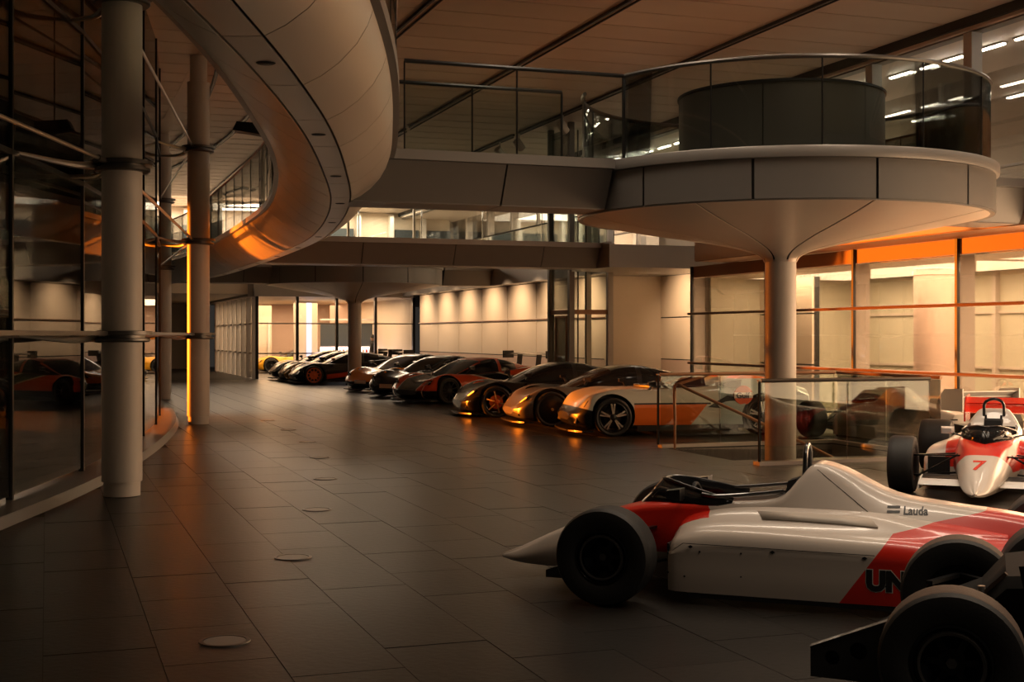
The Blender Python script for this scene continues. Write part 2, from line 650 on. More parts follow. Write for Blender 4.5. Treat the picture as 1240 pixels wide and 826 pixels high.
# spotlights clipped under the third track
SPOTS = [(30.4, 'above the round drum'), (33.6, 'where the bridge railing ends'), (35.2, 'beside the gallery column'), (46.2, 'furthest along the track')]
for b, lab in SPOTS:
    o = thing('track_spotlight', 'small white cylinder spotlight hanging from a ceiling track %s' % lab, 'spotlight', W(TRK[11]-.06, b, HC-.062), PHI, 'spotlights on the third light track')
    part('bracket', MB().box(-.015, .015, -.02, .02, -.22, 0), 'white_paint', o)
    mb = MB().lathe([(.001, -.16), (.10, -.16), (.11, -.14), (.11, .14), (.095, .15), (.001, .15)], 18, axis='x')
    h = part('lamp_housing', mb, 'white_paint', o)
    h.location = (0, 0, -.30)
    h.rotation_euler = (0, R(40), R(30))
    hx = Matrix.Rotation(PHI, 3, 'Z') @ (Matrix.Rotation(R(30), 3, 'Z') @ (Matrix.Rotation(R(40), 3, 'Y') @ Vector((1, 0, 0))))
    hp = W(TRK[11]-.06, b, HC-.062-.30) + hx*.17
    spot('track_spot', hp, hp+hx, 110, 60, SOFT, 0.6, 0.07)
    l = part('lens', MB().lathe([(.001, .152), (.08, .152), (.085, .155), (.001, .156)], 16, axis='x'), 'dark', h)

# ------------------------------------------------------------------ curved glass wall on the left
wl = tag(bpy.data.objects.new('wall_left', None), kind='structure')
COL.objects.link(wl)
LEV = [0.12, 1.75, 3.58, 5.41, 7.2]
gp = resample(GLASS_PATH, 2.8)
# start so that a mullion stands where the photograph shows one
idx0 = [(p, t) for p, t in gp]
for i in range(len(gp)-1):
    p, q = gp[i][0], gp[i+1][0]
    d = (q-p)
    L = d.length
    ang = math.atan2(d.y, d.x)
    for l0, l1 in zip(LEV, LEV[1:]):
        mb = MB().box(.03, L-.03, -.012, .012, l0+.025, l1-.025)
        o = link('glass_pane', mb.mesh('glass_pane', ['wall_glass']), wl, (p.x, p.y, 0), ang)
    for l0 in LEV[1:-1]:
        mb = MB().box(0.03, L-.03, -.03, .03, l0-.028, l0+.028)
        link('transom', mb.mesh('transom', ['dark_metal']), wl, (p.x, p.y, 0), ang)
    mb = MB().box(-.025, .025, -.03, .035, 0.1, 7.2)
    link('mullion', mb.mesh('mullion', ['dark_metal']), wl, (p.x, p.y, 0), ang)
# kerb at the foot of the glass
mb = MB()
secs = []
for p, t in resample(GLASS_PATH, 0.7):
    n = Vector((t.y, -t.x, 0))
    secs.append([p - n*.12 + Vector((0, 0, z)) for z in (0.0, .11)] + [p + n*.33 + Vector((0, 0, .10)), p + n*.38 + Vector((0, 0, .0))])
mb.loft(secs, smooth=False)
struct('trim_1', mb, 'ring_metal', rot=0)
# dark ground outside
struct('ground_outside', MB().box(-60, -4.0, -10, 90, -.7, -.45), 'joint', rot=0)

# ------------------------------------------------------------------ round columns with collars
COLS = [((-4.25, 14.4), 'by the curved glass, its foot beside the bare dark floor'), ((-6.17, 26.0), 'standing where the orange light spills over the floor'), ((-9.5, 36.0), 'deepest along the curved glass wall'),]
RINGS = [1.75, 3.6, 5.42]
CR = .215
for i, ((cx, cy), lab) in enumerate(COLS):
    o = thing('round_column', 'tall pale round column with dark ring collars %s' % lab, 'column', (cx, cy, 0), 0, 'columns along the curved glass wall')
    part('plinth', MB().lathe([(.001, .006), (CR-.02, .006), (CR-.02, .16), (.001, .16)], 40), 'column_paint', o)
    part('shaft', MB().lathe([(CR-.03, .16), (CR, .162), (CR, 6.72), (CR-.04, 6.73)], 40), 'column_paint', o)
    part('neck', MB().lathe([(CR-.05, 6.72), (CR-.05, HC-.02), (.001, HC-.02)], 32), 'column_paint', o)
    # direction to the glass
    gx = path_x(GLASS_PATH, cy)
    d = (Vector((gx, cy+0.25)) - Vector((cx, cy))).normalized()
    for r in RINGS:
        c = part('ring_collar', MB().lathe([(CR-.02, -.075), (CR+.07, -.075), (CR+.085, -.06), (CR+.085, -.035), (CR+.03, -.03), (CR+.03, .0), (CR+.11, .005), (CR+.11, .045), (CR-.01, .05)], 40), 'ring_metal', o)
        c.location = (0, 0, r)
        # blade arms reaching from the collar to the glass
        for sgn in (-1, 1):
            tip = Vector((gx-cx, sgn*1.0, 0)) * 1.0
            tip.x = path_x(GLASS_PATH, cy+sgn*1.0) - cx
            base = Vector((d.x*CR, d.y*CR + sgn*.06, 0))
            mid = base.lerp(tip, .5) + Vector((.10, 0, -.05))
            pts = crom([tuple(base), tuple(mid), tuple(tip)], 5)
            n_ = len(pts)
            rad = [.05*(1-.6*k/(n_-1)) for k in range(n_)]
            a_ = part('bracket_arm', MB().tube(pts, rad, 8), 'steel', o)
            a_.location = (0, 0, r)
# tie rods that run from column to column
runs = [((-4.3, 4.0), COLS[0][0], 'running from the first column towards the open floor'), (COLS[0][0], COLS[1][0], 'between the first two columns'), (COLS[1][0], COLS[2][0], 'between the two columns further along')]
hn = {0: 'low', 1: 'mid-height', 2: 'high'}
for (p, q, lab) in runs:
    d = (Vector(q) - Vector(p)).normalized()
    for k, r in enumerate(RINGS):
        s_ = Vector((p[0], p[1], r+.02)) + Vector((d.x, d.y, 0))*(CR+.08 if p != (-4.3, 4.0) else 0)
        e_ = Vector((q[0], q[1], r+.02)) - Vector((d.x, d.y, 0))*(CR+.08)
        off = Vector((-.10, 0, 0))
        mb = MB()
        if k == 0:
            mb.bar(s_+off, e_+off, .10, .045)
        else:
            mb.tube([s_+off, e_+off], .022, 8)
        o = thing('tie_rod', '%s slim metal tie rod %s' % (hn[k], lab), 'tie rod', (0, 0, 0), 0, 'tie rods between the columns')
        part('rod', mb, 'ring_metal' if k == 0 else 'steel', o)
        part('end_socket', MB().tube([e_+off-Vector((d.x, d.y, 0))*.22, e_+off], .034, 8), 'ring_metal', o)

# hanging loudspeaker beside the walkway and a thin hanging rod
hs = thing('hanging_speaker', 'black wedge loudspeaker hanging on a thin rod above the curved walkway', 'speaker', (-4.0, 20.4, 4.95))
part('cabinet', MB().prism([(-.28, -.05), (.25, -.14), (.28, .04), (-.22, .08)], -.16, .16, 'y'), 'dark', hs)
part('rod', MB().tube([(0, 0, .06), (0, 0, HC-4.95-.05)], .012, 6), 'dark_metal', hs)
hs2 = thing('hanging_rod', 'long thin dark rod hanging from the ceiling beside the footbridge', 'rod', W(5.93, 23.2, 0), PHI)
part('rod', MB().tube([(0, 0, 4.95), (0, 0, HC-.07)], .014, 6), 'dark', hs2)
part('end_plate', MB().box(-.18, .18, -.03, .03, 4.92, 4.95), 'dark', hs2)

# ------------------------------------------------------------------ curved walkway
wk = thing('curved_walkway', 'sweeping curved overhead walkway with smooth grey metal belly panels', 'walkway')
samp = resample(WALK_PATH, 0.175)
def offp(i, off, z):
    p, t = samp[i]
    n = Vector((t.y, -t.x, 0))
    return p + n*off + Vector((0, 0, z))
NSEG = 8
OUT = [(.125, 3.372), (.24, 3.43), (.36, 3.52), (.47, 3.64), (.54, 3.76), (.575, 3.86)]
INN = [(-.125, 3.372), (-.27, 3.44), (-.43, 3.54), (-.58, 3.67), (-.70, 3.79), (-.77, 3.88)]
BOT = [(-.105, 3.37), (-.035, 3.368), (.035, 3.368), (.105, 3.37)]
def strip(i0, i1, prof, lift):
    """a bent sheet 12 mm thick over samples i0..i1"""
    mb = MB()
    L0 = (samp[i0][0]-samp[i0+1][0]).length
    secs = []
    for i in range(i0, i1+1):
        front = [offp(i, o_, z_) for o_, z_ in prof]
        back = [offp(i, o_*.97, z_+.014) for o_, z_ in reversed(prof)]
        secs.append(front+back)
    # open a joint at both ends
    for e, nb in ((0, 1), (-1, -2)):
        secs[e] = [a_.lerp(b_, .045) for a_, b_ in zip(secs[e], secs[nb])]
    mb.loft(secs)
    return mb
i = 0
core = []
for i in range(0, len(samp)):
    core.append([offp(i, o_*.93, z_+.03) for o_, z_ in (INN[::-1] + OUT)] + [offp(i, .5, 3.93), offp(i, -.7, 3.93)])
cm = MB().loft(core)
part('frame_core', cm, 'dark', wk)
i = 0
while i + NSEG < len(samp):
    part('outer_panel', strip(i, i+NSEG, OUT, 0), 'belly', wk)
    part('inner_panel', strip(i, i+NSEG, INN, 0), 'belly', wk)
    part('soffit_panel', strip(i, i+NSEG, BOT, 0), 'belly', wk)
    if i % 16 == 0 and 20 < i:
        c = offp(i+4, 0, 3.362)
        part('downlight', MB().lathe([(.001, 0), (.05, 0), (.06, .006)], 14, (c.x, c.y, c.z)), 'dark', wk)
    i += NSEG
for nm, o0, o1, z0, z1 in (('outer_lip', .55, .635, 3.87, 3.985), ('inner_lip', -.83, -.75, 3.89, 3.985)):
    secs = [[offp(k, o0, z0), offp(k, o1, z0), offp(k, o1, z1), offp(k, o0, z1)] for k in range(len(samp))]
    part(nm, MB().loft(secs, smooth=False), 'lip', wk)
secs = [[offp(k, -.74, 3.935), offp(k, .54, 3.935), offp(k, .54, 3.96), offp(k, -.74, 3.96)] for k in range(len(samp))]
part('deck', MB().loft(secs, smooth=False), 'fascia', wk)

def curved_balustrade(name, off, lab, skip=None):
    o = thing(name, lab, 'balustrade', (0, 0, 0))
    i = 0
    rail = []
    for k in range(0, len(samp)-8, 2):
        if skip and skip(samp[k][0].y):
            if len(rail) > 1:
                part('handrail', MB().tube(rail, .024, 8), 'bronze', o)
            rail = []
        else:
            rail.append(offp(k, off, 5.07))
    part('handrail', MB().tube(rail, .024, 8), 'bronze', o)
    while i + 8 < len(samp):
        if skip and skip(samp[i][0].y):
            i += 8
            continue
        secs = []
        for k in range(i, i+9, 2):
            secs.append([offp(k, off-.006, 3.987), offp(k, off+.006, 3.987), offp(k, off+.006, 5.04), offp(k, off-.006, 5.04)])
        secs[0] = [a_.lerp(b_, .04) for a_, b_ in zip(secs[0], secs[1])]
        secs[-1] = [a_.lerp(b_, .04) for a_, b_ in zip(secs[-1], secs[-2])]
        part('glass_panel', MB().loft(secs), 'rail_glass', o)
        c = offp(i, off, 0)
        part('post', MB().tube([(c.x, c.y, 3.987), (c.x, c.y, 5.05)], .012, 6), 'dark_metal', o)
        i += 8
    return o
curved_balustrade('curved_balustrade', -.785, 'curved glass balustrade with slim rail along the inner side of the curved walkway')
curved_balustrade('curved_balustrade', .60, 'curved glass balustrade with slim rail on the belly side of the curved walkway', skip=lambda y: 14.9 < y < 17.3 or 26.5 < y < 31)

# ------------------------------------------------------------------ straight footbridges
def footbridge(bc, aL, aR, lab, hw=.66, seam=1.9, mat_='fascia', inset=0.0):
    o = gthing('footbridge', lab, 'footbridge', 'straight footbridges to the curved walkway')
    part('frame_core', MB().prism([(bc-.36, 3.40), (bc+.36, 3.40), (bc+hw-.05, 3.86), (bc+hw-.05, 3.92), (bc-hw+.05, 3.92), (bc-hw+.05, 3.86)], aL+.02, aR-.02, 'x'), 'dark', o)
    x = aL
    while x < aR-.05:
        x1 = min(x+seam, aR)
        for sg in (-1, 1):
            pr = [(bc+sg*.38, 3.385), (bc+sg*(hw-.03), 3.86), (bc+sg*(hw-.055), 3.86), (bc+sg*.365, 3.40)]
            part('side_panel', MB().prism(pr, x+.012, x1-.012, 'x'), mat_, o)
        part('soffit_panel', MB().box(x+.012, x1-.012, bc-.365, bc+.365, 3.37, 3.39), 'lip', o)
        x = x1
    for sg in (-1, 1):
        y0, y1 = sorted((bc+sg*(hw-.05), bc+sg*(hw+.03)))
        bpart('edge_lip', aL+inset, aR, y0, y1, 3.865, 3.985, 'lip', o)
    bpart('deck', aL+inset, aR, bc-hw+.06, bc+hw-.06, 3.925, 3.955, 'fascia', o)
    return o
def straight_balustrade(p, q, lab, name='glass_balustrade', z0=3.987, z1=5.05, step=1.5, group=None, railm='dark_metal', rr=.026, post=True):
    """p, q in grid coordinates (a, b)"""
    o = gthing(name, lab, 'balustrade', group)
    p, q = Vector((*p, 0)), Vector((*q, 0))
    d = q-p
    n = max(1, round(d.length/step))
    zt = Vector((0, 0, z1))
    part('handrail', MB().tube([p+zt, q+zt], rr, 8), railm, o)
    u = d.normalized()
    w = Vector((-u.y, u.x, 0))*.007
    for k in range(n):
        s_, e_ = p + d*(k/n) + u*.012, p + d*((k+1)/n) - u*.012
        secs = [[s_-w, s_+w, e_+w, e_-w]]
        secs = [[c + Vector((0, 0, z0)) for c in secs[0]], [c + Vector((0, 0, z1-.03)) for c in secs[0]]]
        part('glass_panel', MB().loft(secs, smooth=False), 'rail_glass', o)
        if post:
            c = p + d*(k/n)
            part('post', MB().tube([(c.x, c.y, z0), (c.x, c.y, z1-.01)], .010, 6), 'dark_metal', o)
    if post:
        part('post', MB().tube([(q.x, q.y, z0), (q.x, q.y, z1-.01)], .016, 6), 'dark_metal', o)
    return o
B1, B2, B3 = 16.05, 30.1, 41.8
footbridge(B1, 3.47, 6.80, 'grey footbridge from the curved walkway to the round platform with the dark drum', inset=.40)
straight_balustrade((4.05, B1-.66), (6.92, B1-.66), 'straight glass balustrade on the open edge of the footbridge to the drum platform')
straight_balustrade((4.05, B1+.66), (6.6, B1+.66), 'straight glass balustrade across the deck on the footbridge to the drum platform')
footbridge(B2, 4.6, 12.65, 'grey footbridge crossing to the lift landing behind the car avenue', seam=2.2, inset=.5)
straight_balustrade((5.2, B2-.66), (12.6, B2-.66), 'long glass balustrade on the footbridge that leads to the lift landing')
footbridge(B3, 3.85, 6.62, 'grey footbridge joining the far round platform to the curved walkway', inset=.5)
footbridge(B3, 12.18, 13.84, 'short grey footbridge joining the far round platform to the gallery')
footbridge(B1, 12.42, 13.35, 'short pale footbridge joining the drum platform to the gallery edge')

# ------------------------------------------------------------------ mushroom platforms
def mushroom(a, b, lab, drum=True):
    o = thing('round_platform', lab, 'platform', W(a, b), PHI, 'round platforms on trumpet columns')
    RP = 2.8
    part('column', MB().lathe([(.001, .004), (.215, .004), (.215, 2.80), (.001, 2.8)], 40), 'column_paint', o)
    # trumpet, split in petals with open joints
    prof = crom([(.222, 2.76), (.28, 2.84), (.50, 2.93), (1.05, 3.05), (1.65, 3.15), (2.2, 3.245), (RP-.06, 3.35)], 4)
    NP = 8
    part('trumpet_core', MB().lathe([(r-.01, z+.025) for r, z in prof], 48), 'dark', o)
    off = R(-19.4 + 12)
    tw = lambda r, t0, t1, j: .0
    for k in range(NP):
        t0, t1 = off + 2*math.pi*k/NP, off + 2*math.pi*(k+1)/NP
        secs = []
        for j in range(9):
            sec = []
            for r, z in prof:
                g = .014/r
                t = (t0+g) + (t1-t0-2*g)*j/8 + tw(r, t0, t1, j)
                sec.append((r*math.cos(t), r*math.sin(t), z))
            for r, z in reversed(prof):
                g = .014/r
                t = (t0+g) + (t1-t0-2*g)*j/8 + tw(r, t0, t1, j)
                sec.append((r*math.cos(t), r*math.sin(t), z+.012))
            secs.append(sec)
        part('petal_panel', MB().loft(secs), 'petal', o)
    part('fascia_core', MB().lathe([(RP-.25, 3.36), (RP-.02, 3.36), (RP-.02, 3.86), (RP-.25, 3.86)], 64), 'dark', o)
    part('rim_soffit', MB().lathe([(RP-.07, 3.35), (RP+.0, 3.345), (RP+.0, 3.362), (RP-.07, 3.37), (RP-.07, 3.35)], 64), 'lip', o)
    NF = 12
    for k in range(NF):
        t0, t1 = off + 2*math.pi*k/NF + .006, off + 2*math.pi*(k+1)/NF - .006
        part('fascia_panel', MB().lathe([(RP, 3.365), (RP+.012, 3.365), (RP+.012, 3.845), (RP, 3.845), (RP, 3.365)], 10, a0=t0, a1=t1), 'fascia', o)
    part('edge_lip', MB().lathe([(RP-.1, 3.85), (RP+.055, 3.85), (RP+.06, 3.87), (RP+.06, 3.97), (RP+.05, 3.985), (RP-.1, 3.985)], 72), 'lip', o)
    part('deck', MB().lathe([(.001, 3.955), (RP-.09, 3.955), (RP-.09, 3.90), (.001, 3.90)], 56), 'fascia', o)
    return o
mushroom(9.6, 16.05, 'round grey platform carrying a dark drum, spread on a trumpet-shaped column')
mushroom(9.35, 41.8, 'distant round grey platform on a trumpet column among the parked cars')
dr = thing('round_drum', 'dark glossy curved drum standing on the round platform', 'drum', W(9.6, 16.05, 3.957), PHI)
for k in range(6):
    t0, t1 = R(60*k-70)+.004, R(60*k-10)-.004
    part('curved_panel', MB().lathe([(1.38, 0), (1.40, 0), (1.40, 1.06), (1.38, 1.06), (1.38, 0)], 12, a0=t0, a1=t1), 'drum_glass', dr)
part('top_rim', MB().lathe([(1.34, 1.055), (1.42, 1.06), (1.42, 1.09), (1.34, 1.09), (1.34, 1.055)], 56), 'dark_metal', dr)
part('inner_wall', MB().lathe([(1.37, .0), (1.37, 1.05)], 48), 'dark', dr)
rb = thing('ring_balustrade', 'ring of curved glass balustrade round the drum platform with bronze handrail', 'balustrade', W(9.6, 16.05), PHI)
g = math.asin(.66/2.74)
t0, t1 = -math.pi+g, math.pi-g
n = 64
part('handrail', MB().tube([(2.74*math.cos(t0+(t1-t0)*k/n), 2.74*math.sin(t0+(t1-t0)*k/n), 5.05) for k in range(n+1)], .028, 8), 'ring_metal', rb)
for k in range(12):
    u0, u1 = t0+(t1-t0)*k/12+.004, t0+(t1-t0)*(k+1)/12-.004
    part('glass_panel', MB().lathe([(2.733, 3.987), (2.747, 3.987), (2.747, 5.025), (2.733, 5.025), (2.733, 3.987)], 14, a0=u0, a1=u1), 'rail_glass', rb)
    x, y = 2.74*math.cos(u0-.004), 2.74*math.sin(u0-.004)
    part('post', MB().tube([(x, y, 3.987), (x, y, 5.04)], .011, 6), 'dark_metal', rb)

# ------------------------------------------------------------------ right-hand facade, gallery and rooms
FA = 14.34
# gallery slabs (upper floor)
def slab(name, x0, x1, y0, y1, edge='cream'):
    mb = MB().box(x0, x1, y0, y1, 3.38, 3.93)
    o = struct(name, mb, [edge])
    bpart('edge_lip', x0-.05, x0+.06, y0, y1, 3.935, 3.99, 'lip', o)
    return o
s1 = slab('trim_2', 13.4, 26, -6, 26.0)
bpart('soffit_board', 13.42, 14.30, -6, 26.0, 3.362, 3.378, 'header_brown', s1)
bpart('end_board', 13.42, 14.34, 26.002, 26.02, 3.38, 3.93, 'header_brown', s1)
s2 = slab('trim_3', 12.68, 26, 29.0, 31.4, 'grey_panel')
s3 = slab('trim_4', 13.85, 26, 31.42, 74, 'grey_panel')
s4 = slab('trim_5', 16.2, 26, 26.03, 28.98, 'grey_panel')
struct('trim_6', MB().box(-20, 13.83, 53.35, 74, 3.40, 3.93), 'cream')
straight_balustrade((13.45, 17.2), (13.45, 25.9), 'glass balustrade along the pale gallery edge beyond the drum platform')
straight_balustrade((13.45, 2), (13.45, 15.2), 'glass balustrade along the pale gallery edge over the racing cars')
straight_balustrade((13.9, 31.5), (13.9, 60), 'glass balustrade along the gallery edge above the pale panel wall', step=2.7)

wr = tag(bpy.data.objects.new('wall_right', None), kind='structure')
COL.objects.link(wr)
wr.rotation_euler = (0, 0, PHI)
MUL = [27.9, 24.5, 21.3, 18.3, 15.3, 12.3, 9.3, 6.3]
for b in MUL:
    bpart('mullion_cap', FA-.06, FA, b-.03, b+.03, 0.01, 3.36, 'dark', wr)
    bpart('mullion_fin', FA, FA+.30, b-.03, b+.03, 0.01, 3.36, 'mullion', wr)
for b_0, b_1 in zip(MUL[1:], MUL):
    for z0, z1 in ((.02, 1.08), (1.12, 2.22), (2.28, 3.08)):
        bpart('glass_pane', FA-.02, FA-.008, b_0+.035, b_1-.035, z0, z1, 'clear_glass', wr)
    bpart('header_board', FA+.0, FA+.05, b_0+.035, b_1-.035, 3.10, 3.36, 'header_brown', wr)
for z in (2.25, 1.10):
    part('cross_rail', MB().tube([(FA-.10, 6, z), (FA-.10, 27.95, z)], .03, 8), 'bronze', wr)

# pale panel wall further along
NBP = [33.0 + 2.72*k for k in range(8)]
for b_0, b_1 in zip(NBP, NBP[1:]):
    for z0, z1, m_ in ((.02, 1.08, 'pink_panel'), (1.11, 2.22, 'cream_panel'), (2.25, 3.36, 'cream_panel')):
        bpart('wall_panel', FA, FA+.05, b_0+.02, b_1-.02, z0, z1, m_, wr)
bpart('panel_backing', FA+.06, FA+.2, 33.0, 52.1, 0, 3.37, 'dark', wr)
part('cross_rail', MB().tube([(FA-.05, 33, 2.235), (FA-.05, 52, 2.235)], .02, 8), 'bronze', wr)
# recess by the lift
for k, b_0 in enumerate((25.4, 28.0, 30.6)):
    for z0, z1, m_ in ((.02, 1.08, 'pink_panel'), (1.11, 2.22, 'cream_panel'), (2.25, 3.36, 'cream_panel'), (3.36, 3.55, 'grey_panel'), (3.58, 3.92, 'fascia'), (3.95, 5.0, 'cream_panel'), (5.03, 6.2, 'cream_panel')):
        bpart('wall_panel', 16.0, 16.05, b_0+.02, b_0+2.58, z0, z1, m_, wr)
bpart('panel_backing', 16.06, 16.18, 25.4, 33.2, 0, 6.3, 'dark', wr)
bpart('side_wall', FA+.32, 16.0, 27.86, 27.94, 0, 3.37, 'cream', wr)
bpart('side_wall', FA+.0, 16.0, 33.05, 33.15, 0, 3.37, 'cream', wr)

# room behind the glass
RA = 18.6
struct('floor_room', MB().box(14.3, 27, -8, 75, -.3, -.006), 'room_floor')
rc = struct('ceiling_room', MB().box(14.66, RA, 4, 27.8, 3.10, 3.2), 'cream')
wb = tag(bpy.data.objects.new('wall_back', None), kind='structure')
COL.objects.link(wb)
wb.rotation_euler = (0, 0, PHI)
for k in range(9):
    b_0 = 4 + k*2.64
    if k < 5:
        for z0 in (0.02, .53, 1.04, 1.55, 2.06, 2.57):
            bpart('wall_board', RA, RA+.05, b_0+.01, b_0+2.63, z0, z0+.5, 'pink_panel', wb)
    else:
        for z0, z1 in ((.02, 1.05), (1.1, 2.2), (2.25, 3.09)):
            bpart('wall_panel', RA, RA+.05, b_0+.03, b_0+2.61, z0, z1, 'green_panel', wb)
        bpart('inner_mullion', RA-.12, RA, b_0-.05, b_0+.05, .01, 3.09, 'mullion', wb)
        bpart('inner_transom', RA-.06, RA, b_0+.06, b_0+2.58, 2.2, 2.25, 'mullion', wb)
        bpart('inner_transom', RA-.06, RA, b_0+.06, b_0+2.58, 1.05, 1.10, 'mullion', wb)
bpart('wall_backing', RA+.06, RA+.2, 4, 27.8, 0, 3.2, 'dark', wb)
bpart('end_panel', 14.7, RA, 27.7, 27.8, 0, 3.1, 'green_panel', wb)
o = thing('room_column', 'smooth round tan column standing in the lit room behind the glass', 'column', W(16.9, 22.3), PHI)
part('shaft', MB().lathe([(.001, .0), (.42, .0), (.42, 3.0), (.001, 3.0)], 40), 'pink_panel', o)
part('head_band', MB().lathe([(.41, 2.95), (.44, 2.96), (.44, 3.08), (.41, 3.09)], 40), 'mullion', o)
o = gthing('display_screen', 'dark blue panels hanging on the lit wall behind the second racing car', 'panel')
for b in (15.1, 15.75):
    bpart('blue_panel', RA-.10, RA-.05, b-.27, b+.27, 1.25, 1.95, 'blue_cloth', o)
bpart('panel_rail', RA-.09, RA-.06, 14.7, 16.2, 1.95, 1.99, 'mullion', o)
spot('room_spot', W(17.4, 18.9, 3.05), W(18.6, 19.2, 1.4), 130, 60, SOFT, 0.5)

# upper rooms behind the gallery
ub = struct('wall_upper', MB().box(24, 24.2, -6, 74, 3.93, 7.2), 'cream')
wu = tag(bpy.data.objects.new('window_1', None), kind='structure')
COL.objects.link(wu)
wu.rotation_euler = (0, 0, PHI)
UA = 17.6
for k in range(24):
    b = 2 + k*3.0
    bpart('mullion', UA-.05, UA+.25, b-.05, b+.05, 3.94, HC-.25, 'mullion', wu)
    bpart('glass_pane', UA, UA+.012, b+.06, b+2.94, 3.96, HC-.3, 'clear_glass', wu)
    bpart('transom', UA-.03, UA+.04, b+.06, b+2.94, 5.02, 5.07, 'mullion', wu)
struct('ceiling_gallery', MB().box(15.05, 24.0, -6, 74, HC-.22, HC+.1), 'plank')
bm_ = gthing('edge_beam', 'dark beam along the ceiling edge above the gallery', 'beam')
bpart('beam', 14.98, 15.12, -4, 72, HC-.16, HC+.0, 'dark', bm_)
bpart('beam_flange', 15.13, 15.35, -4, 72, HC-.25, HC-.222, 'fascia', bm_)
for k in range(11):
    for (da, l0) in ((0, 0.0), (0, 1.55)):
        L = 1.25 if l0 == 0 else .7
        b = 12.5 + k*2.7 + l0
        o = gthing('strip_lamp', 'slim glowing strip light in the gallery ceiling above the drum', 'light', 'row of strip lights along the gallery ceiling')
        bpart('tube', 16.2, 16.26, b, b+L, HC-.275, HC-.252, 'strip_light', o)
        bpart('housing', 16.17, 16.29, b-.03, b+L+.03, HC-.25, HC-.223, 'mullion', o)
for k in range(5):
    b = 19 + k*3.4
    o = gthing('strip_lamp', 'slim glowing strip light deep inside the gallery rooms', 'light', 'strip lights inside the gallery rooms')
    bpart('tube', 20.0, 20.07, b, b+1.5, HC-.275, HC-.252, 'strip_light', o)
    bpart('housing', 19.97, 20.10, b-.03, b+1.53, HC-.25, HC-.223, 'mullion', o)
# gallery posts
for b, lab in ((18.9, 'beside the ring balustrade'), (21.8, 'seen over the drum rim'), (34.6, 'behind the track spotlights')):
    o = thing('gallery_post', 'square grey steel post on the gallery %s' % lab, 'post', W(15.1, b, 3.94), PHI, 'posts along the gallery')
    part('shaft', MB().box(-.11, .11, -.11, .11, 0, HC-.28-3.94), 'column_paint', o)
    part('base_plate', MB().box(-.16, .16, -.16, .16, 0, .02), 'ring_metal', o)
# dark doorway volume at the end of the gallery on the right
o = gthing('gallery_cabinet', 'tall dark wall of cabinets with amber doors on the gallery', 'cabinet')
bpart('body', 16.6, 17.3, 13.0, 19.2, 3.94, 6.5, 'dark', o)
for k in range(5):
    part('door', MB().box(16.565, 16.598, 13.05+k*1.23, 14.23+k*1.23, 4.0, 5.55), 'header_brown', o)
spot('gallery_spot_offscreen', W(15.4, 17.0, 6.9), W(16.6, 16.6, 4.6), 60, 70, WARM, 0.8)
# display cabinet on the far gallery
o = gthing('display_stand', 'dark tall framed display stand on the gallery beyond the footbridge', 'display')
for k, b in enumerate((36.2, 37.3, 38.0)):
    bpart('frame_post', 15.0, 15.08, b-.04, b+.04, 3.94, 5.6, 'dark', o)
bpart('frame_top', 15.0, 15.08, 36.16, 38.04, 5.6, 5.68, 'dark', o)
bpart('panel', 15.02, 15.06, 37.36, 37.94, 3.96, 5.58, 'ring_metal', o)

# lift
o = gthing('glass_lift', 'tall glass lift shaft with steel corner posts beside the pale panel wall', 'lift')
LA0, LA1, LB0, LB1 = 12.72, 13.8, 31.55, 33.0
for a_, b_ in ((LA0, LB0), (LA0, LB1), (LA1, LB0), (LA1, LB1)):
    bpart('corner_post', a_-.07, a_+.07, b_-.07, b_+.07, 0, HC-.02, 'fascia' if a_ == LA0 else 'column_paint', o)
for z in (2.35, 3.9, 5.1):
    bpart('frame_beam', LA0+.07, LA1-.07, LB0-.04, LB0+.04, z-.06, z+.06, 'bronze', o)
    bpart('frame_beam', LA0-.04, LA0+.04, LB0+.07, LB1-.07, z-.06, z+.06, 'bronze', o)
for z0, z1 in ((.05, 2.28), (2.42, 3.83), (3.97, 5.03), (5.17, 7.1)):
    bpart('glass_pane', LA0-.006, LA0+.006, LB0+.08, LB1-.08, z0, z1, 'rail_glass', o)
    bpart('glass_pane', LA0+.08, LA1-.08, LB0-.006, LB0+.006, z0, z1, 'rail_glass', o)
for b_ in (31.95, 32.5):
    part('guide_cable', MB().tube([(13.3, b_, 0.02), (13.3, b_, HC-.05)], .02, 6), 'dark', o)
dr_ = bpart('door', LA0-.05, LA0-.012, LB0+.25, LB0+.95, .02, 2.2, 'rail_glass', o)
for k, (y0, y1, z0, z1) in enumerate(((LB0+.2, LB0+.25, .02, 2.25), (LB0+.95, LB0+1.0, .02, 2.25), (LB0+.2, LB0+1.0, 2.2, 2.25))):
    bpart('door_frame', LA0-.06, LA0-.01, y0, y1, z0, z1, 'header_brown', o)

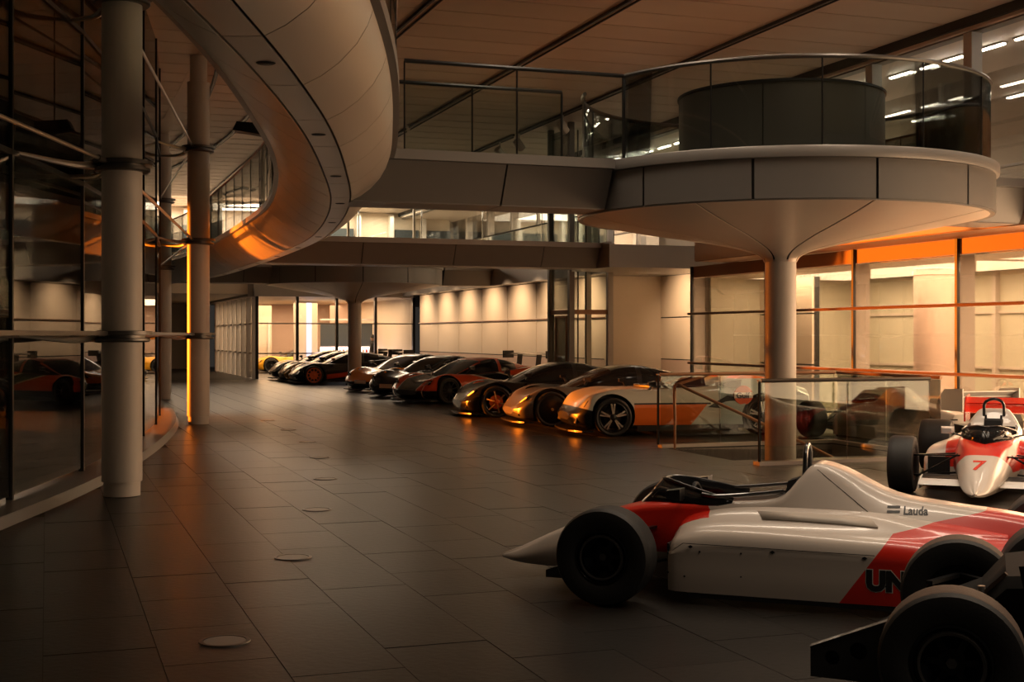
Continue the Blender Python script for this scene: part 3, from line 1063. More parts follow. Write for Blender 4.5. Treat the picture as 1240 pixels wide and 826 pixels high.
# ------------------------------------------------------------------ far glazed room
EB, EA0 = 53.0, 7.9
we = tag(bpy.data.objects.new('wall_far', None), kind='structure')
COL.objects.link(we)
we.rotation_euler = (0, 0, PHI)
fa = [EA0 + k*(FA-EA0)/4 for k in range(5)]
for x in fa:
    bpart('mullion', x-.05, x+.05, EB-.06, EB+.12, 0, 3.3, 'dark_metal', we)
for x0, x1 in zip(fa, fa[1:]):
    for z0, z1 in ((.03, 1.0), (1.05, 2.2), (2.25, 3.28)):
        bpart('glass_pane', x0+.06, x1-.06, EB, EB+.012, z0, z1, 'clear_glass', we)
    for z in (1.02, 2.22):
        bpart('transom', x0+.06, x1-.06, EB-.03, EB+.04, z-.025, z+.025, 'mullion', we)
bpart('header', EA0-.1, 13.84, EB-.1, EB+.3, 3.3, 3.92, 'grey_panel', we)
for k in range(9):
    b = EB + .6 + k*1.5
    bpart('white_fin', EA0-.12, EA0+.06, b-.05, b+.05, 0, 3.3, 'white_paint', we)
    for z0, z1 in ((.03, 1.0), (1.05, 2.2), (2.25, 3.28)):
        bpart('glass_pane', EA0, EA0+.012, b+.06, b+1.44, z0, z1, 'clear_glass', we)
    for z in (1.02, 2.22):
        bpart('transom', EA0-.03, EA0+.04, b+.06, b+1.44, z-.025, z+.025, 'mullion', we)
bpart('side_header', EA0-.32, EA0+.2, EB+.3, 67, 3.3, 3.92, 'grey_panel', we)
bpart('room_back', EA0, FA, 66.9, 67.1, 0, 3.38, 'pink_panel', we)
bpart('room_side', FA, FA+.1, EB+.1, 67, 0, 3.38, 'cream', we)
bpart('room_ceiling', EA0+.2, FA, EB+.32, 66.9, 3.3, 3.37, 'cream', we)
bpart('partition', 9.2, 10.4, 65.0, 65.1, 0, 3.29, 'cream', we)
bpart('partition', 13.0, 14.3, 63.5, 63.6, 0, 3.29, 'pink_panel', we)
for x in (9.25, 10.2):
    bpart('white_door_frame', x, x+.09, 64.85, 64.98, 0, 2.4, 'white_paint', we)
# far corridor end and upper end wall
cw = struct('wall_end', MB().box(-20, 7.6, 71, 71.2, 0, 3.38), 'cream')
for k in range(9):
    bpart('white_fin', -6+k*1.4, -5.85+k*1.4, 70.8, 70.98, 0, 3.3, 'white_paint', cw)
ue = struct('wall_upper_end', MB().box(-20, 17.4, 58.0, 58.2, 3.94, HC-.02), 'cream')
for k in range(21):
    x = -14+k*1.5
    bpart('white_fin', x, x+.18, 57.6, 57.98, 3.95, HC-.1, 'white_paint', ue)
    bpart('dark_panel', x+.3, x+1.3, 57.9, 57.97, 5.3, 5.62, 'dark_metal', ue)
    if k % 3:
        bpart('dark_panel', x+.3, x+1.4, 57.85, 57.97, 5.8, 6.5, 'slate_blue', ue)
wf = tag(bpy.data.objects.new('window_2', None), kind='structure')
COL.objects.link(wf)
wf.rotation_euler = (0, 0, PHI)
for k in range(11):
    x = -13.5+k*2.8
    bpart('mullion', x-.04, x+.04, 53.45, 53.6, 3.94, HC-.02, 'mullion', wf)
    bpart('glass_pane', x+.05, x+2.75, 53.5, 53.512, 3.96, HC-.05, 'clear_glass', wf)
    bpart('transom', x+.05, x+2.75, 53.47, 53.54, 5.42, 5.47, 'dark_metal', wf)

# bar counter, bottles, blue pillar in the far room
o = gthing('bar_counter', 'white glowing bar counter in the far glazed room', 'counter')
bpart('front', 11.6, 14.1, 57.2, 57.3, .02, .84, 'bar_light', o)
bpart('worktop', 11.55, 14.15, 57.15, 57.7, .84, .88, 'white_paint', o)
bpart('back_shelf', 11.7, 14.1, 59.3, 59.4, 1.25, 2.3, 'slate_blue', o)
bpart('lit_shelf', 11.7, 14.1, 59.28, 59.4, .9, 1.22, 'bar_light', o)
bpart('hood', 11.7, 14.1, 59.2, 59.5, 2.42, 2.5, 'white_paint', o)
bt = [('white', 'bottle_white'), ('red', 'bottle_red'), ('amber', 'bottle_amber')]
btm = {}
for k in range(16):
    c, m_ = bt[(k*7+k//4) % 3]
    if c not in btm:
        btm[c] = MB().lathe([(.001, 0), (.05, 0), (.055, .02), (.055, .18), (.022, .25), (.022, .32), (.001, .325)], 12).mesh('bottle', [m_])
    b_ = tag(link('bottle', btm[c], None, W(11.75+k*.148, 57.4, .882), PHI), 'small %s bottle standing on the glowing far bar counter' % c, 'bottle', 'bottles on the far bar counter')
o = gthing('blue_pillar', 'pale partition with a glowing blue light strip in the far room', 'pillar')
bpart('shaft', 10.45, 11.5, 59.0, 59.25, 0, 3.28, 'cream', o)
bpart('light_strip', 11.0, 11.22, 58.97, 58.995, .1, 3.2, 'blue_light', o)

# ------------------------------------------------------------------ balustrade round the stair opening
straight_balustrade((9.05, 15.62), (11.75, 15.62), 'clear glass balustrade in front of the trumpet column by the stairs', z0=.051, z1=1.14, step=1.35, railm='ring_metal', post=False)
straight_balustrade((9.0, 18.62), (12.15, 18.62), 'clear glass balustrade on the car side of the stair opening', z0=.051, z1=1.14, step=1.05, railm='bronze', post=False)
straight_balustrade((12.15, 15.9), (12.15, 18.55), 'clear glass balustrade closing the end of the stair opening', z0=.051, z1=1.14, step=1.3, railm='bronze', post=False)
for (pa, pb, lab) in ((9.02, 15.62, 'at the open end of the balustrade by the trumpet column'), (8.965, 18.62, 'at the open end of the balustrade on the car side')):
    o = thing('balustrade_post', 'slim dark post %s' % lab, 'post', W(pa, pb, .05), PHI)
    part('upright', MB().box(-.014, .014, -.014, .014, 0, 1.08), 'rough_black', o)
    part('cap', MB().box(-.022, .022, -.022, .022, 1.08, 1.10), 'ring_metal', o)
o = gthing('stair_handrail', 'bronze handrail sloping down into the stair opening', 'handrail')
part('rail', MB().tube(crom([(9.12, 18.35, .45), (9.12, 18.35, .95), (9.2, 18.3, .98), (9.32, 18.2, .9), (10.6, 17.35, .2), (11.8, 16.6, -.5)], 5), .024, 8), 'bronze', o)
part('upright', MB().tube([(9.12, 18.35, .004), (9.12, 18.35, .5)], .02, 8), 'bronze', o)
o = gthing('stair_kerb', 'pale stone kerb round the stair opening', 'kerb')
bpart('kerb_stone', 9.0, 11.8, 15.58, 15.75, .0, .05, 'grey_panel', o)
bpart('kerb_stone', 9.0, 12.2, 18.55, 18.7, .0, .05, 'grey_panel', o)
bpart('kerb_stone', 12.05, 12.2, 15.76, 18.54, .0, .05, 'grey_panel', o)

# dark lettered panel added outside the curved glass to mimic a banner's reflection
bn = thing('reflection_panel', 'tall dark panel with white digits put outside the curved glass as a stand-in reflection', 'panel', (-6.35, 19.2, -.45), R(8))
part('board', MB().box(-.24, .24, -.02, .02, .0, 6.2), 'dark', bn)
for txt, x, z, sz in (('366', -.20, 5.55, .24), ('000', -.20, 4.62, .24)):
    tm = text_mesh(txt, sz, .002)
    for v in tm.vertices:
        v.co = Vector((x + v.co.x*.62, -.024, z + v.co.y*1.25))
    tm.materials.clear()
    tm.materials.append(M['white_paint'])
    link('digits', tm, bn)
part('foot', MB().box(-.35, .35, -.2, .2, .0, .04), 'dark', bn)
# ------------------------------------------------------------------ road cars (built along +x = forwards)
def wheel_meshes(r, w, style, rim_m, hub_m='rim_black', n=36):
    """tyre, rim and spokes as three meshes; the wheel's outer face looks to +y"""
    key = ('wheel', r, w, style, rim_m, hub_m)
    if key in _box:
        return _box[key]
    h = w/2
    ri = r*.80
    ty = MB().lathe([(ri, -h*.9), (r*.9, -h), (r*.985, -h*.82), (r, -h*.5), (r, h*.5), (r*.985, h*.82), (r*.9, h), (ri, h*.9), (ri, -h*.9)], n, axis='y').mesh('wheel', ['tyre'])
    rm = MB()
    rm.lathe([(ri-.002, h*.86), (ri-.02, h*.9), (ri-.035, h*.8), (ri-.04, -h*.2), (ri-.04, -h*.8), (ri, -h*.88)], n, axis='y')
    rm.lathe([(.001, h*.35), (ri*.55, h*.30), (ri*.55, h*.2), (.001, h*.2)], 24, axis='y', mi=1)   # brake disc
    rm = rm.mesh('rim', ['rim_orange' if rim_m == 'rim_orange' else 'rim_black', hub_m])
    sp = MB()
    if style == 'disc':
        sp.lathe([(.001, h*.98), (ri*.25, h*.97), (ri*.9, h*.92), (ri-.01, h*.86), (ri-.01, h*.7), (.001, h*.7)], n, axis='y')
        sp.lathe([(.001, h*1.02), (.03, h*1.02), (.035, h*.96)], 14, axis='y', mi=1)
    else:
        k = {'five': 5, 'ten': 10, 'six': 6}[style]
        for i in range(k):
            t = 2*math.pi*i/k + .3
            c, s = math.cos(t), math.sin(t)
            for dt in ((-.13, .13) if style == 'five' else (0,)):
                c2, s2 = math.cos(t+dt), math.sin(t+dt)
                sp.bar((c*.04, h*.8, s*.04), (c2*(ri-.02), h*.78, s2*(ri-.02)), r*.035, r*.09)
        sp.lathe([(.001, h*.95), (.035, h*.95), (.06, h*.85), (.06, h*.6), (.001, h*.6)], 16, axis='y', mi=1)
    sp = sp.mesh('spokes', [rim_m, hub_m])
    _box[key] = (ty, rm, sp)
    return _box[key]

def add_wheel(root, x, y, r, w, style, rim_m, hub_m='rim_black', name='wheel', steer=0.0):
    ty, rm, sp = wheel_meshes(r, w, style, rim_m, hub_m)
    o = link(name, ty, root, (x, y, r), (0, 0, (0 if y > 0 else math.pi) + steer))
    link('rim', rm, o)
    link('spokes', sp, o)
    return o

def ring(sec, per=3):
    """half section (y>=0, from keel to crown) -> smooth full ring of (y, z)"""
    h = crom(sec, per)
    return h + [(-y, z) for y, z in reversed(h[1:-1])]

COUPE = [  # x, belly z, sill half-width, max half-width, its z, shoulder half-width, its z, crown z
    (2.30, .22, .45, .52, .29, .44, .34, .35), (2.12, .15, .72, .80, .33, .70, .43, .43), (1.80, .12, .86, .93, .42, .80, .60, .54),
    (1.35, .12, .92, .985, .48, .84, .75, .62), (.85, .12, .91, .965, .50, .83, .74, .70), (.35, .12, .90, .95, .50, .83, .74, .76),
    (-.35, .12, .92, .965, .50, .86, .78, .80), (-.95, .12, .95, 1.0, .52, .88, .85, .86), (-1.40, .14, .97, 1.02, .55, .88, .89, .89),
    (-1.90, .20, .92, .98, .60, .84, .86, .87), (-2.22, .32, .80, .88, .62, .76, .80, .81)]
OPEN = [
    (2.28, .26, .40, .48, .33, .38, .38, .40), (2.10, .17, .70, .78, .36, .66, .46, .47), (1.80, .12, .85, .93, .44, .78, .66, .60),
    (1.35, .12, .91, .985, .50, .82, .79, .72), (.85, .12, .91, .965, .52, .82, .80, .80), (.35, .12, .90, .95, .52, .84, .80, .84),
    (-.35, .12, .92, .965, .54, .86, .84, .84), (-.75, .12, .95, 1.0, .55, .84, .90, .92), (-1.05, .12, .96, 1.01, .56, .74, 1.02, 1.04), (-1.40, .14, .97, 1.02, .58, .70, 1.02, 1.02),
    (-1.90, .20, .92, .98, .62, .74, .90, .90), (-2.25, .34, .80, .88, .64, .74, .80, .80)]

def body_mesh(st, arches, ra, key):
    k_ = ('body', key)
    if k_ in _box:
        return _box[k_]
    st = crom(st, 5)
    secs = []
    for (x, zb, wb, wm, zm, ws, zs, zc) in st:
        half = [(0, zb), (wb*.7, zb), (wb, zb+.035), (wm, zm*.75+zb*.25), (wm, zm+.04), (ws+.03, zs-.035), (ws-.10, zs+.004), (ws*.45, zs*.35+zc*.65), (0, zc)]
        secs.append([(x, y, z) for y, z in ring(half, 3)])
    me = MB().loft(secs).mesh('body', ['carbon', 'dark'])
    cut = []
    for ax in arches:
        for s in (-1, 1):
            c = MB().lathe([(.001, -.22), (ra, -.22), (ra, .30), (.001, .30)], 28, (ax, s*.86, .345), 'y', mi=1, smooth=False)
            cut.append(c.mesh('cut', ['carbon', 'dark']))
    res = boolean(me, cut)
    _box[k_] = res
    return res

GH = [  # greenhouse: x, base half-width, base z, top half-width, top z
    (1.00, .60, .66, .50, .685), (.62, .70, .72, .58, .86), (.20, .75, .75, .57, 1.045), (-.20, .76, .78, .55, 1.135), (-.60, .75, .80, .53, 1.13),
    (-1.05, .68, .84, .48, 1.05), (-1.5, .54, .88, .40, .955), (-1.85, .40, .88, .32, .89)]

def greenhouse(root, roof_m, glass='car_glass', scale_z=1.0, pillar_m=None):
    st = crom(GH, 4)
    gl, rf = MB(), MB()
    rows = []
    for (x, wb, zb, wt, zt) in st:
        zt = zb + (zt-zb)*scale_z
        h = crom([(wb, zb), (wb*.55+wt*.45+.03, zb*.45+zt*.55), (wt, zt-.02), (wt*.6, zt+.012), (0, zt+.02)], 3)
        rows.append([(x, y, z) for y, z in h] + [(x, -y, z) for y, z in reversed(h[:-1])])
    n = len(rows[0])
    for i in range(len(rows)-1):
        x = rows[i][0][0]
        for j in range(n-1):
            quad = [rows[i][j], rows[i][j+1], rows[i+1][j+1], rows[i+1][j]]
            top = 6 <= j <= n-8
            side_pillar = (not top) and (x < -1.02 or -.42 < x < -.30)
            screen_pillar = x > .12 and j in (5, n-7)
            roof = (top and x < .12 and x > -1.1) or side_pillar or screen_pillar
            (rf if roof else gl).add(quad, [(0, 1, 2, 3)], 0, True)
    def weld(mb, name, m_):
        me = mb.mesh(name, [m_])
        bm = bmesh.new()
        bm.from_mesh(me)
        bmesh.ops.remove_doubles(bm, verts=bm.verts[:], dist=.0004)
        bmesh.ops.recalc_face_normals(bm, faces=bm.faces[:])
        bm.to_mesh(me)
        bm.free()
        return link(name, me, root)
    weld(gl, 'windows', glass)
    weld(rf, 'roof_and_pillars', roof_m)

def repaint(me, m_):
    me = me.copy()
    me.materials[0] = m_
    return me

def car(label, Wp, theta, paint, shape='coupe', roof_m='carbon', style='five', rim='rim_silver', hub='rim_black', wing=None, plate=False, mirror='carbon', group='parked sports cars in the avenue', lower='carbon', splitter=True, lamps='steel', front_r=.335):
    th = R(theta)
    hd = Vector((-math.sin(th), -math.cos(th), 0))
    lf = Vector((math.cos(th), -math.sin(th), 0))
    c = Vector((Wp[0], Wp[1], 0)) - hd*1.35 - lf*.93
    o = thing('sports_car', label, 'car', c, math.atan2(hd.y, hd.x), group)
    st = OPEN if shape == 'open' else COUPE
    link('body', repaint(body_mesh(st, (1.35, -1.35), .39, shape), paint), o)
    for x, y, rr, ww in ((1.35, .87, front_r, .25), (1.35, -.87, front_r, .25), (-1.35, .86, .345, .31), (-1.35, -.86, .345, .31)):
        add_wheel(o, x, y, rr, ww, style, rim, hub)
    if shape != 'open':
        greenhouse(o, roof_m)
    # sills and splitter
    for s in (-1, 1):
        y0, y1 = sorted((s*.84, s*.965))
        part('side_skirt', MB().prism([(.92, .09), (.92, .17), (-.90, .21), (-.90, .09)], y0, y1, 'y'), lower, o)
    if splitter:
        part('front_splitter', MB().prism([(1.70, -.95), (2.05, -.93), (2.34, -.62), (2.42, 0), (2.34, .62), (2.05, .93), (1.70, .95)], .075, .105, 'z'), 'carbon', o)
    part('rear_diffuser', MB().prism([(-1.75, .12), (-2.2, .30), (-2.28, .52), (-2.18, .52), (-1.75, .35)], -.72, .72, 'y'), 'carbon', o)
    for s in (-1, 1):
        hl = part('headlight', MB().loft([[(2.06, s*.55, .44), (2.09, s*.66, .40), (1.92, s*.81, .50), (1.80, s*.80, .60), (1.92, s*.66, .53)], [(2.07, s*.55, .455), (2.10, s*.67, .415), (1.94, s*.83, .515), (1.81, s*.82, .62), (1.93, s*.66, .55)]], smooth=False), 'car_glass', o)
        part('lamp_blade', MB().bar((2.08, s*.61, .455), (1.90, s*.79, .565), .02, .02), lamps, hl)
        mr = part('mirror', MB().loft([[(.62, s*.93+.0, .86), (.62, s*1.08, .85), (.62, s*1.09, .95), (.62, s*.94, .96)], [(.74, s*.95, .88), (.74, s*1.05, .875), (.74, s*1.05, .93), (.74, s*.96, .935)]]), mirror, o)
        part('mirror_arm', MB().bar((.66, s*.78, .80), (.66, s*.97, .885), .05, .025), 'carbon', mr)
        part('nose_intake', MB().prism([(2.14, .20), (2.19, .22), (2.13, .35), (2.06, .34)], *sorted((s*.30, s*.74)), axis='y'), 'dark', o)
        part('side_intake', MB().loft([[(-.35, s*.968, .50), (-.80, s*.985, .45), (-.85, s*.985, .66), (-.70, s*.975, .70)], [(-.35, s*.978, .50), (-.80, s*1.0, .45), (-.85, s*1.0, .66), (-.70, s*.99, .70)]], smooth=False), 'dark', o)
        part('tail_lamp', MB().bar((-2.21, s*.40, .72), (-2.17, s*.78, .70), .02, .05), 'red_paint', o)
    if plate:
        part('number_plate', MB().box(2.30, 2.315, -.26, .26, .27, .38), 'plate', o)
    if wing:
        zw, xw, hwid = wing
        wg = part('rear_wing', MB().loft([[(xw+.18, y, zw), (xw+.05, y, zw+.035), (xw-.16, y, zw+.05), (xw-.16, y, zw+.035), (xw+.05, y, zw-.01)] for y in (-hwid, -hwid*.5, 0, hwid*.5, hwid)], smooth=False), 'carbon', o)
        for s in (-1, 1):
            part('wing_support', MB().bar((xw+.05, s*.42, .84), (xw, s*.42, zw), .03, .16), 'carbon', wg)
            part('end_plate', MB().box(xw-.18, xw+.20, s*hwid-.012, s*hwid+.012, zw-.10, zw+.10), 'carbon', wg)
    # blunt noses: pull in everything ahead of the front wheels
    for ch in list(o.children_recursive):
        if ch.type == 'MESH' and ch.name.split('.')[0] not in ('wheel', 'rim', 'spokes'):
            for v in ch.data.vertices:
                if v.co.x > 1.70:
                    v.co.x = 1.70 + (v.co.x-1.70)*.55
    return o

BLK = (.012, .012, .013)
ORG = (.78, .16, .012)
# white, orange and pale blue open car
p_gulf = livery('paint_gulf', (.60, .62, .56), [
    ((.36, .47, .47), [(-1, 0, 0, .55)]),
    ((.80, .17, .02), [(0, 1, 0, .70), (0, 0, -1, -.55), (0, 0, 1, .19), (-1, 0, 0, -.98), (1, 0, .8, .10)]),
    (BLK, [(0, 1, 0, .6), (0, 0, 1, .545), (0, 0, -1, -.575), (-1, 0, 0, -.98), (1, 0, 0, -.4)]),
    (BLK, [(.25, 0, -1, -.02), (1, 0, 0, 1.45)]),
    ((.80, .17, .02), [(0, 0, 1, .985), (0, 1, 0, .28)]),
    (BLK, [(0, 0, -1, -.19)])])
c1 = car('white and orange open sports car with pale blue tail and round badge', (1.74, 22.8), 80, p_gulf, 'open', style='five', rim='rim_silver', mirror='carbon')
part('cockpit', MB().prism([(.55, -.62), (.65, -.3), (.68, 0), (.65, .3), (.55, .62), (-.45, .66), (-.65, .5), (-.65, -.5), (-.45, -.66)], .825, .862, 'z'), 'dark', c1)
for s in (-1, 1):
    st_ = part('seat', MB().loft([[(.0, s*.34-.2, .80), (.0, s*.34+.2, .80), (-.02, s*.34+.2, .88), (-.02, s*.34-.2, .88)], [(-.45, s*.34-.2, .84), (-.45, s*.34+.2, .84), (-.42, s*.34+.19, 1.0), (-.42, s*.34-.19, 1.0)]]), 'black_cloth', c1)
    part('intake_flash', MB().prism([(-.55, .88), (-.95, .80), (-.98, .97), (-.80, .95)], *sorted((s*.875, s*.93)), axis='y'), 'dark', c1)
    part('tail_pod', MB().loft([[(-1.85, s*.95, .45), (-2.0, s*1.0, .42), (-2.2, s*.93, .50), (-2.25, s*.86, .70), (-2.0, s*.93, .80), (-1.85, s*.96, .72)], [(-1.85, s*1.0, .45), (-2.0, s*1.04, .44), (-2.2, s*.98, .52), (-2.22, s*.92, .68), (-2.0, s*.99, .76), (-1.85, s*1.01, .70)]]), 'carbon', c1)
# badge on the flank, lettered as in the photograph
bx_, bz_ = -.98, .70
bd = part('round_badge', MB().lathe([(.001, 1.022), (.165, 1.022), (.17, 1.015), (.17, .98)], 32, (bx_, 0, bz_), 'y', 0), livery('badge_orange', (.72, .10, .02), []), c1)
part('badge_band', MB().box(bx_-.17, bx_+.17, 1.021, 1.026, bz_-.05, bz_+.05), livery('badge_white', (.75, .72, .66), []), bd)
tm = text_mesh('Gulf', .14, .004)
for v in tm.vertices:
    v.co = Vector((bx_+.135 - v.co.x, 1.030, bz_-.05 + v.co.y))
tm.materials.append(livery('badge_navy', (.01, .015, .06), []))
link('badge_lettering', tm, bd)

p_silver = livery('paint_silver', (.34, .32, .29), [((.12, .11, .10), [(0, 0, -1, -.17)])], .28, .7)
c2 = car('silver grey coupe with closed front wheel discs beside the open car', (.76, 25.2), 79, p_silver, style='disc', rim='rim_black', hub='rim_silver', roof_m='carbon')
p_blk = livery('paint_black_gloss', (.014, .013, .013), [], .2)
car('black coupe with thin silver spokes showing orange brakes', (-.33, 28.0), 77, p_blk, style='six', rim='rim_silver', hub='rim_orange', roof_m='carbon')
p_p1 = livery('paint_red_orange', (.62, .07, .012), [
    ((.65, .50, .34), [(0, -1, .18, -.38), (1, 0, 0, .3)]),
    (BLK, [(0, -1, .18, -.35), (1, 0, 0, .3)]),
    ((.65, .50, .34), [(0, 1, 0, .80), (-.25, 0, 1, .58), (.25, 0, -1, -.87), (-1, 0, 0, -.6)]),
    (BLK, [(0, 1, 0, .80), (-.25, 0, 1, .62), (.25, 0, -1, -.83), (-1, 0, 0, -.6)]),
    (BLK, [(0, 0, -1, -.34)]), ((.65, .50, .34), [(1, 0, 0, 1.9), (0, 1, 0, .64), (0, -1, 0, -.67)])], .2)
car('red-orange race coupe with black stripes edged in cream and a tall rear wing', (-1.62, 33.7), 52, p_p1, roof_m=livery('roof_red', (.6, .07, .012), []), style='ten', rim='rim_black', wing=(1.22, -2.05, .95))
p_k = livery('paint_black', (.012, .012, .014), [((.60, .46, .30), [(1, 0, 0, 1.7), (0, 1, 0, .72), (0, -1, 0, -.75)])], .2)
car('black sports car with a pale front plate beside the orange car', (-2.39, 36.9), 42, p_k, plate=True, rim='rim_black', style='ten')
p_o = livery('paint_orange', (.80, .24, .012), [(BLK, [(0, 0, -1, -.33)])], .2)
car('bright orange sports car with black bumper and front plate', (-3.5, 40.3), 42, p_o, plate=True, rim='rim_black', style='ten', roof_m='carbon')
p_r = livery('paint_black_red', (.016, .016, .018), [((.6, .07, .02), [(0, 1, 0, .8), (.12, 0, 1, .30), (-.12, 0, -1, -.46), (-1, 0, 0, -.9)]), ((.65, .2, .02), [(0, 0, 1, .66), (1, 0, 0, .2), (0, 1, 0, .5), (0, -1, 0, -.66)])], .25)
car('black endurance race car with bright orange wheels and red side streak', (-7.0, 46.7), 72, p_r, rim='rim_orange', style='ten', hub='rim_orange', wing=(1.12, -2.1, .9))
p_ol = livery('paint_olive', (.05, .035, .02), [((.45, .20, .03), [(0, 1, 0, .68), (1, 0, 0, .9)])], .25)
car('dark race car with amber front wings next to the orange-wheeled car', (-7.75, 48.8), 72, p_ol, rim='rim_black', style='ten', wing=(1.12, -2.1, .9))
car('plain black low race car against the far glazed wall', (-8.5, 50.9), 72, livery('paint_plain_black', BLK, []), rim='rim_black', style='five')
car('yellow sports car standing inside the far glazed room', (-11.2, 61.5), 72, livery('paint_yellow', (.85, .42, .02), []), rim='rim_black', style='five')

# ------------------------------------------------------------------ single-seaters
def formula_car(label, front, heading, lv, red='red_paint', wing_m='white_paint', rear_m=None, extras=True, half=.80, tyre_r=.315, rear_r=.33, detail=True):
    """origin at the front axle; x forwards, y to the driver's left"""
    hd = Vector(heading).normalized()
    o = thing('racing_car', label, 'racing car', (front[0], front[1], 0), math.atan2(hd.y, hd.x), 'single-seater racing cars')
    WB = 2.72
    # nose, tub and engine cover: x, half-width bottom, z bottom, half-width waist, z waist, half-width top, z crown
    st = [(1.06, .01, .105, .025, .12, .012, .135), (.90, .08, .085, .11, .14, .05, .20), (.62, .14, .08, .19, .22, .11, .335), (.20, .20, .08, .26, .34, .17, .505), (-.05, .23, .08, .31, .38, .23, .57),
          (-.25, .26, .08, .345, .40, .27, .60), (-.6, .29, .08, .37, .42, .30, .625), (-1.0, .31, .08, .38, .45, .30, .665), (-1.14, .31, .08, .38, .46, .24, .79), (-1.24, .31, .08, .38, .47, .17, .885),
          (-1.42, .31, .08, .37, .48, .16, .85), (-1.75, .30, .09, .36, .48, .16, .70), (-2.1, .27, .10, .32, .46, .17, .645), (-2.5, .22, .12, .26, .42, .16, .60), (-2.85, .16, .16, .19, .38, .12, .53)]
    secs = []
    for (x, wb, zb, ww, zw, wt, zt) in crom(st, 4):
        half_ = [(0, zb), (wb*.8, zb), (wb, zb+.02), (ww, zw*.6+zb*.4), (ww, zw), (wt*.55+ww*.45, zw*.4+zt*.6), (wt, zt-.015), (wt*.5, zt), (0, zt)]
        secs.append([(x, y, z) for y, z in ring(half_, 3)])
    me = MB().loft(secs).mesh('body', ['white_paint', 'dark'])
    cp = MB().loft([[(-.16, y*.7, z) for y, z in ((-.2, .50), (.2, .50), (.24, 1.2), (-.24, 1.2))], [(-.5, y, z) for y, z in ((-.25, .34), (.25, .34), (.27, 1.2), (-.27, 1.2))], [(-1.06, y, z) for y, z in ((-.24, .34), (.24, .34), (.25, 1.2), (-.25, 1.2))]], mi=1, smooth=False).mesh('cut', ['white_paint', 'dark'])
    me = boolean(me, [cp])
    me.materials[0] = lv
    body = link('body', me, o)
    bvh = BVHTree.FromPolygons([v.co.copy() for v in me.vertices], [p.vertices[:] for p in me.polygons])
    # sidepods
    pods = []
    for s in (-1, 1):
        secs = []
        for (x, yo, zt, zi) in crom([(-.36, .66, .38, .47), (-.42, .69, .43, .54), (-.62, .70, .475, .60), (-1.0, .70, .485, .635), (-1.6, .70, .47, .62), (-1.95, .68, .46, .57), (-2.2, .58, .45, .54), (-2.45, .44, .44, .50)], 3):
            yi = .20
            h = crom([(yi, .075), (yo-.06, .075), (yo, .10), (yo, .30), (yo-.005, zt-.09), (yo-.05, zt-.015), (yo-.16, zt+.022), (yo*.5+.05, zi*.7+zt*.3), (yi, zi)], 3)
            secs.append([(x, s*y, z) for y, z in h])
        pm = MB().loft(secs).mesh('sidepod', [lv])
        pod = link('sidepod', pm, o)
        pods.append(pod)
        if s == 1:
            bvp = BVHTree.FromPolygons([v.co.copy() for v in pm.vertices], [p.vertices[:] for p in pm.polygons])
        part('intake_mouth', MB().box(-.362, -.350, *sorted((s*.40, s*.64)), .12, .38), 'dark', pod)
        part('pod_skirt', MB().box(-2.2, -.5, *sorted((s*.55, s*.69)), .045, .078), 'carbon', pod)
        if detail and s == 1:
            for (x, z, r_) in [(-.52, .375, .011), (-1.05, .37, .011), (-1.62, .365, .011)]:
                part('fastener', MB().prism([(x-r_*1.6, z), (x, z-r_), (x+r_*1.6, z), (x, z+r_)], .699, .704, 'y'), 'ink', pod)
            for (x, z) in [(-.58, .345), (-.85, .35), (-.85, .20), (-.48, .18), (-.62, .165), (-.92, .165), (-1.12, .16), (-1.35, .165), (-1.58, .17), (-1.75, .2), (-.37, .33), (-.37, .2)]:
                part('rivet', MB().lathe([(.001, .704), (.006, .704), (.007, .699)], 8, (x, 0, z), 'y'), 'ink', pod)
            part('panel_seam', MB().bar((-.40, .7005, .345), (-.47, .7005, .395), .004, .004).bar((-.47, .7005, .395), (-1.68, .7005, .385), .004, .004), 'ink', pod)
    # wheels
    for s in (-1, 1):
        f1_wheel(o, 0, s*.86, tyre_r, .28)
        f1_wheel(o, -WB, s*.83, rear_r, .40)
        # suspension
        for zz, xx in ((.20, .18), (.42, .10)):
            part('suspension_arm', MB().bar((xx, s*.20, zz+.02), (.0, s*.74, zz), .035, .018).bar((-xx-.12, s*.24, zz+.02), (.0, s*.74, zz), .035, .018), 'carbon', o)
        part('push_rod', MB().tube([(-.02, s*.24, .46), (0, s*.72, .18)], .012, 8), 'carbon', o)
        for zz, xx in ((.22, .3), (.44, .22)):
            part('suspension_arm', MB().bar((-WB+xx, s*.18, zz+.02), (-WB, s*.64, zz), .035, .018).bar((-WB-xx, s*.14, zz+.02), (-WB, s*.64, zz), .035, .018), 'carbon', o)
    # front wing
    for s in (-1, 1):
        y0, y1 = s*.12, s*.62
        wgm = MB().loft([[(.48, y, .145), (.44, y, .170), (.36, y, .188), (.28, y, .195), (.28, y, .183), (.42, y, .155)] for y in (y0, (y0+y1)/2, y1)], smooth=False)
        wg = part('front_wing', wgm, wing_m, o)
        part('wing_flap', MB().loft([[(.285, y, .198), (.22, y, .215), (.18, y, .235), (.18, y, .225), (.23, y, .20)] for y in (y0+s*.05, y1)], smooth=False), 'carbon', wg)
        part('wing_end_plate', MB().prism([(.50, .10), (.50, .15), (.30, .22), (.18, .225), (.18, .10)], *sorted((y1, y1+s*.015)), axis='y'), 'carbon' if detail else wing_m, wg)
    # rear wing
    rw = part('rear_wing', MB().loft([[(-WB-.30, y, 0.730), (-WB-.45, y, 0.740), (-WB-.68, y, 0.840), (-WB-.68, y, 0.825), (-WB-.45, y, 0.715)] for y in (-.5, 0, .5)], smooth=False), rear_m or red, o)
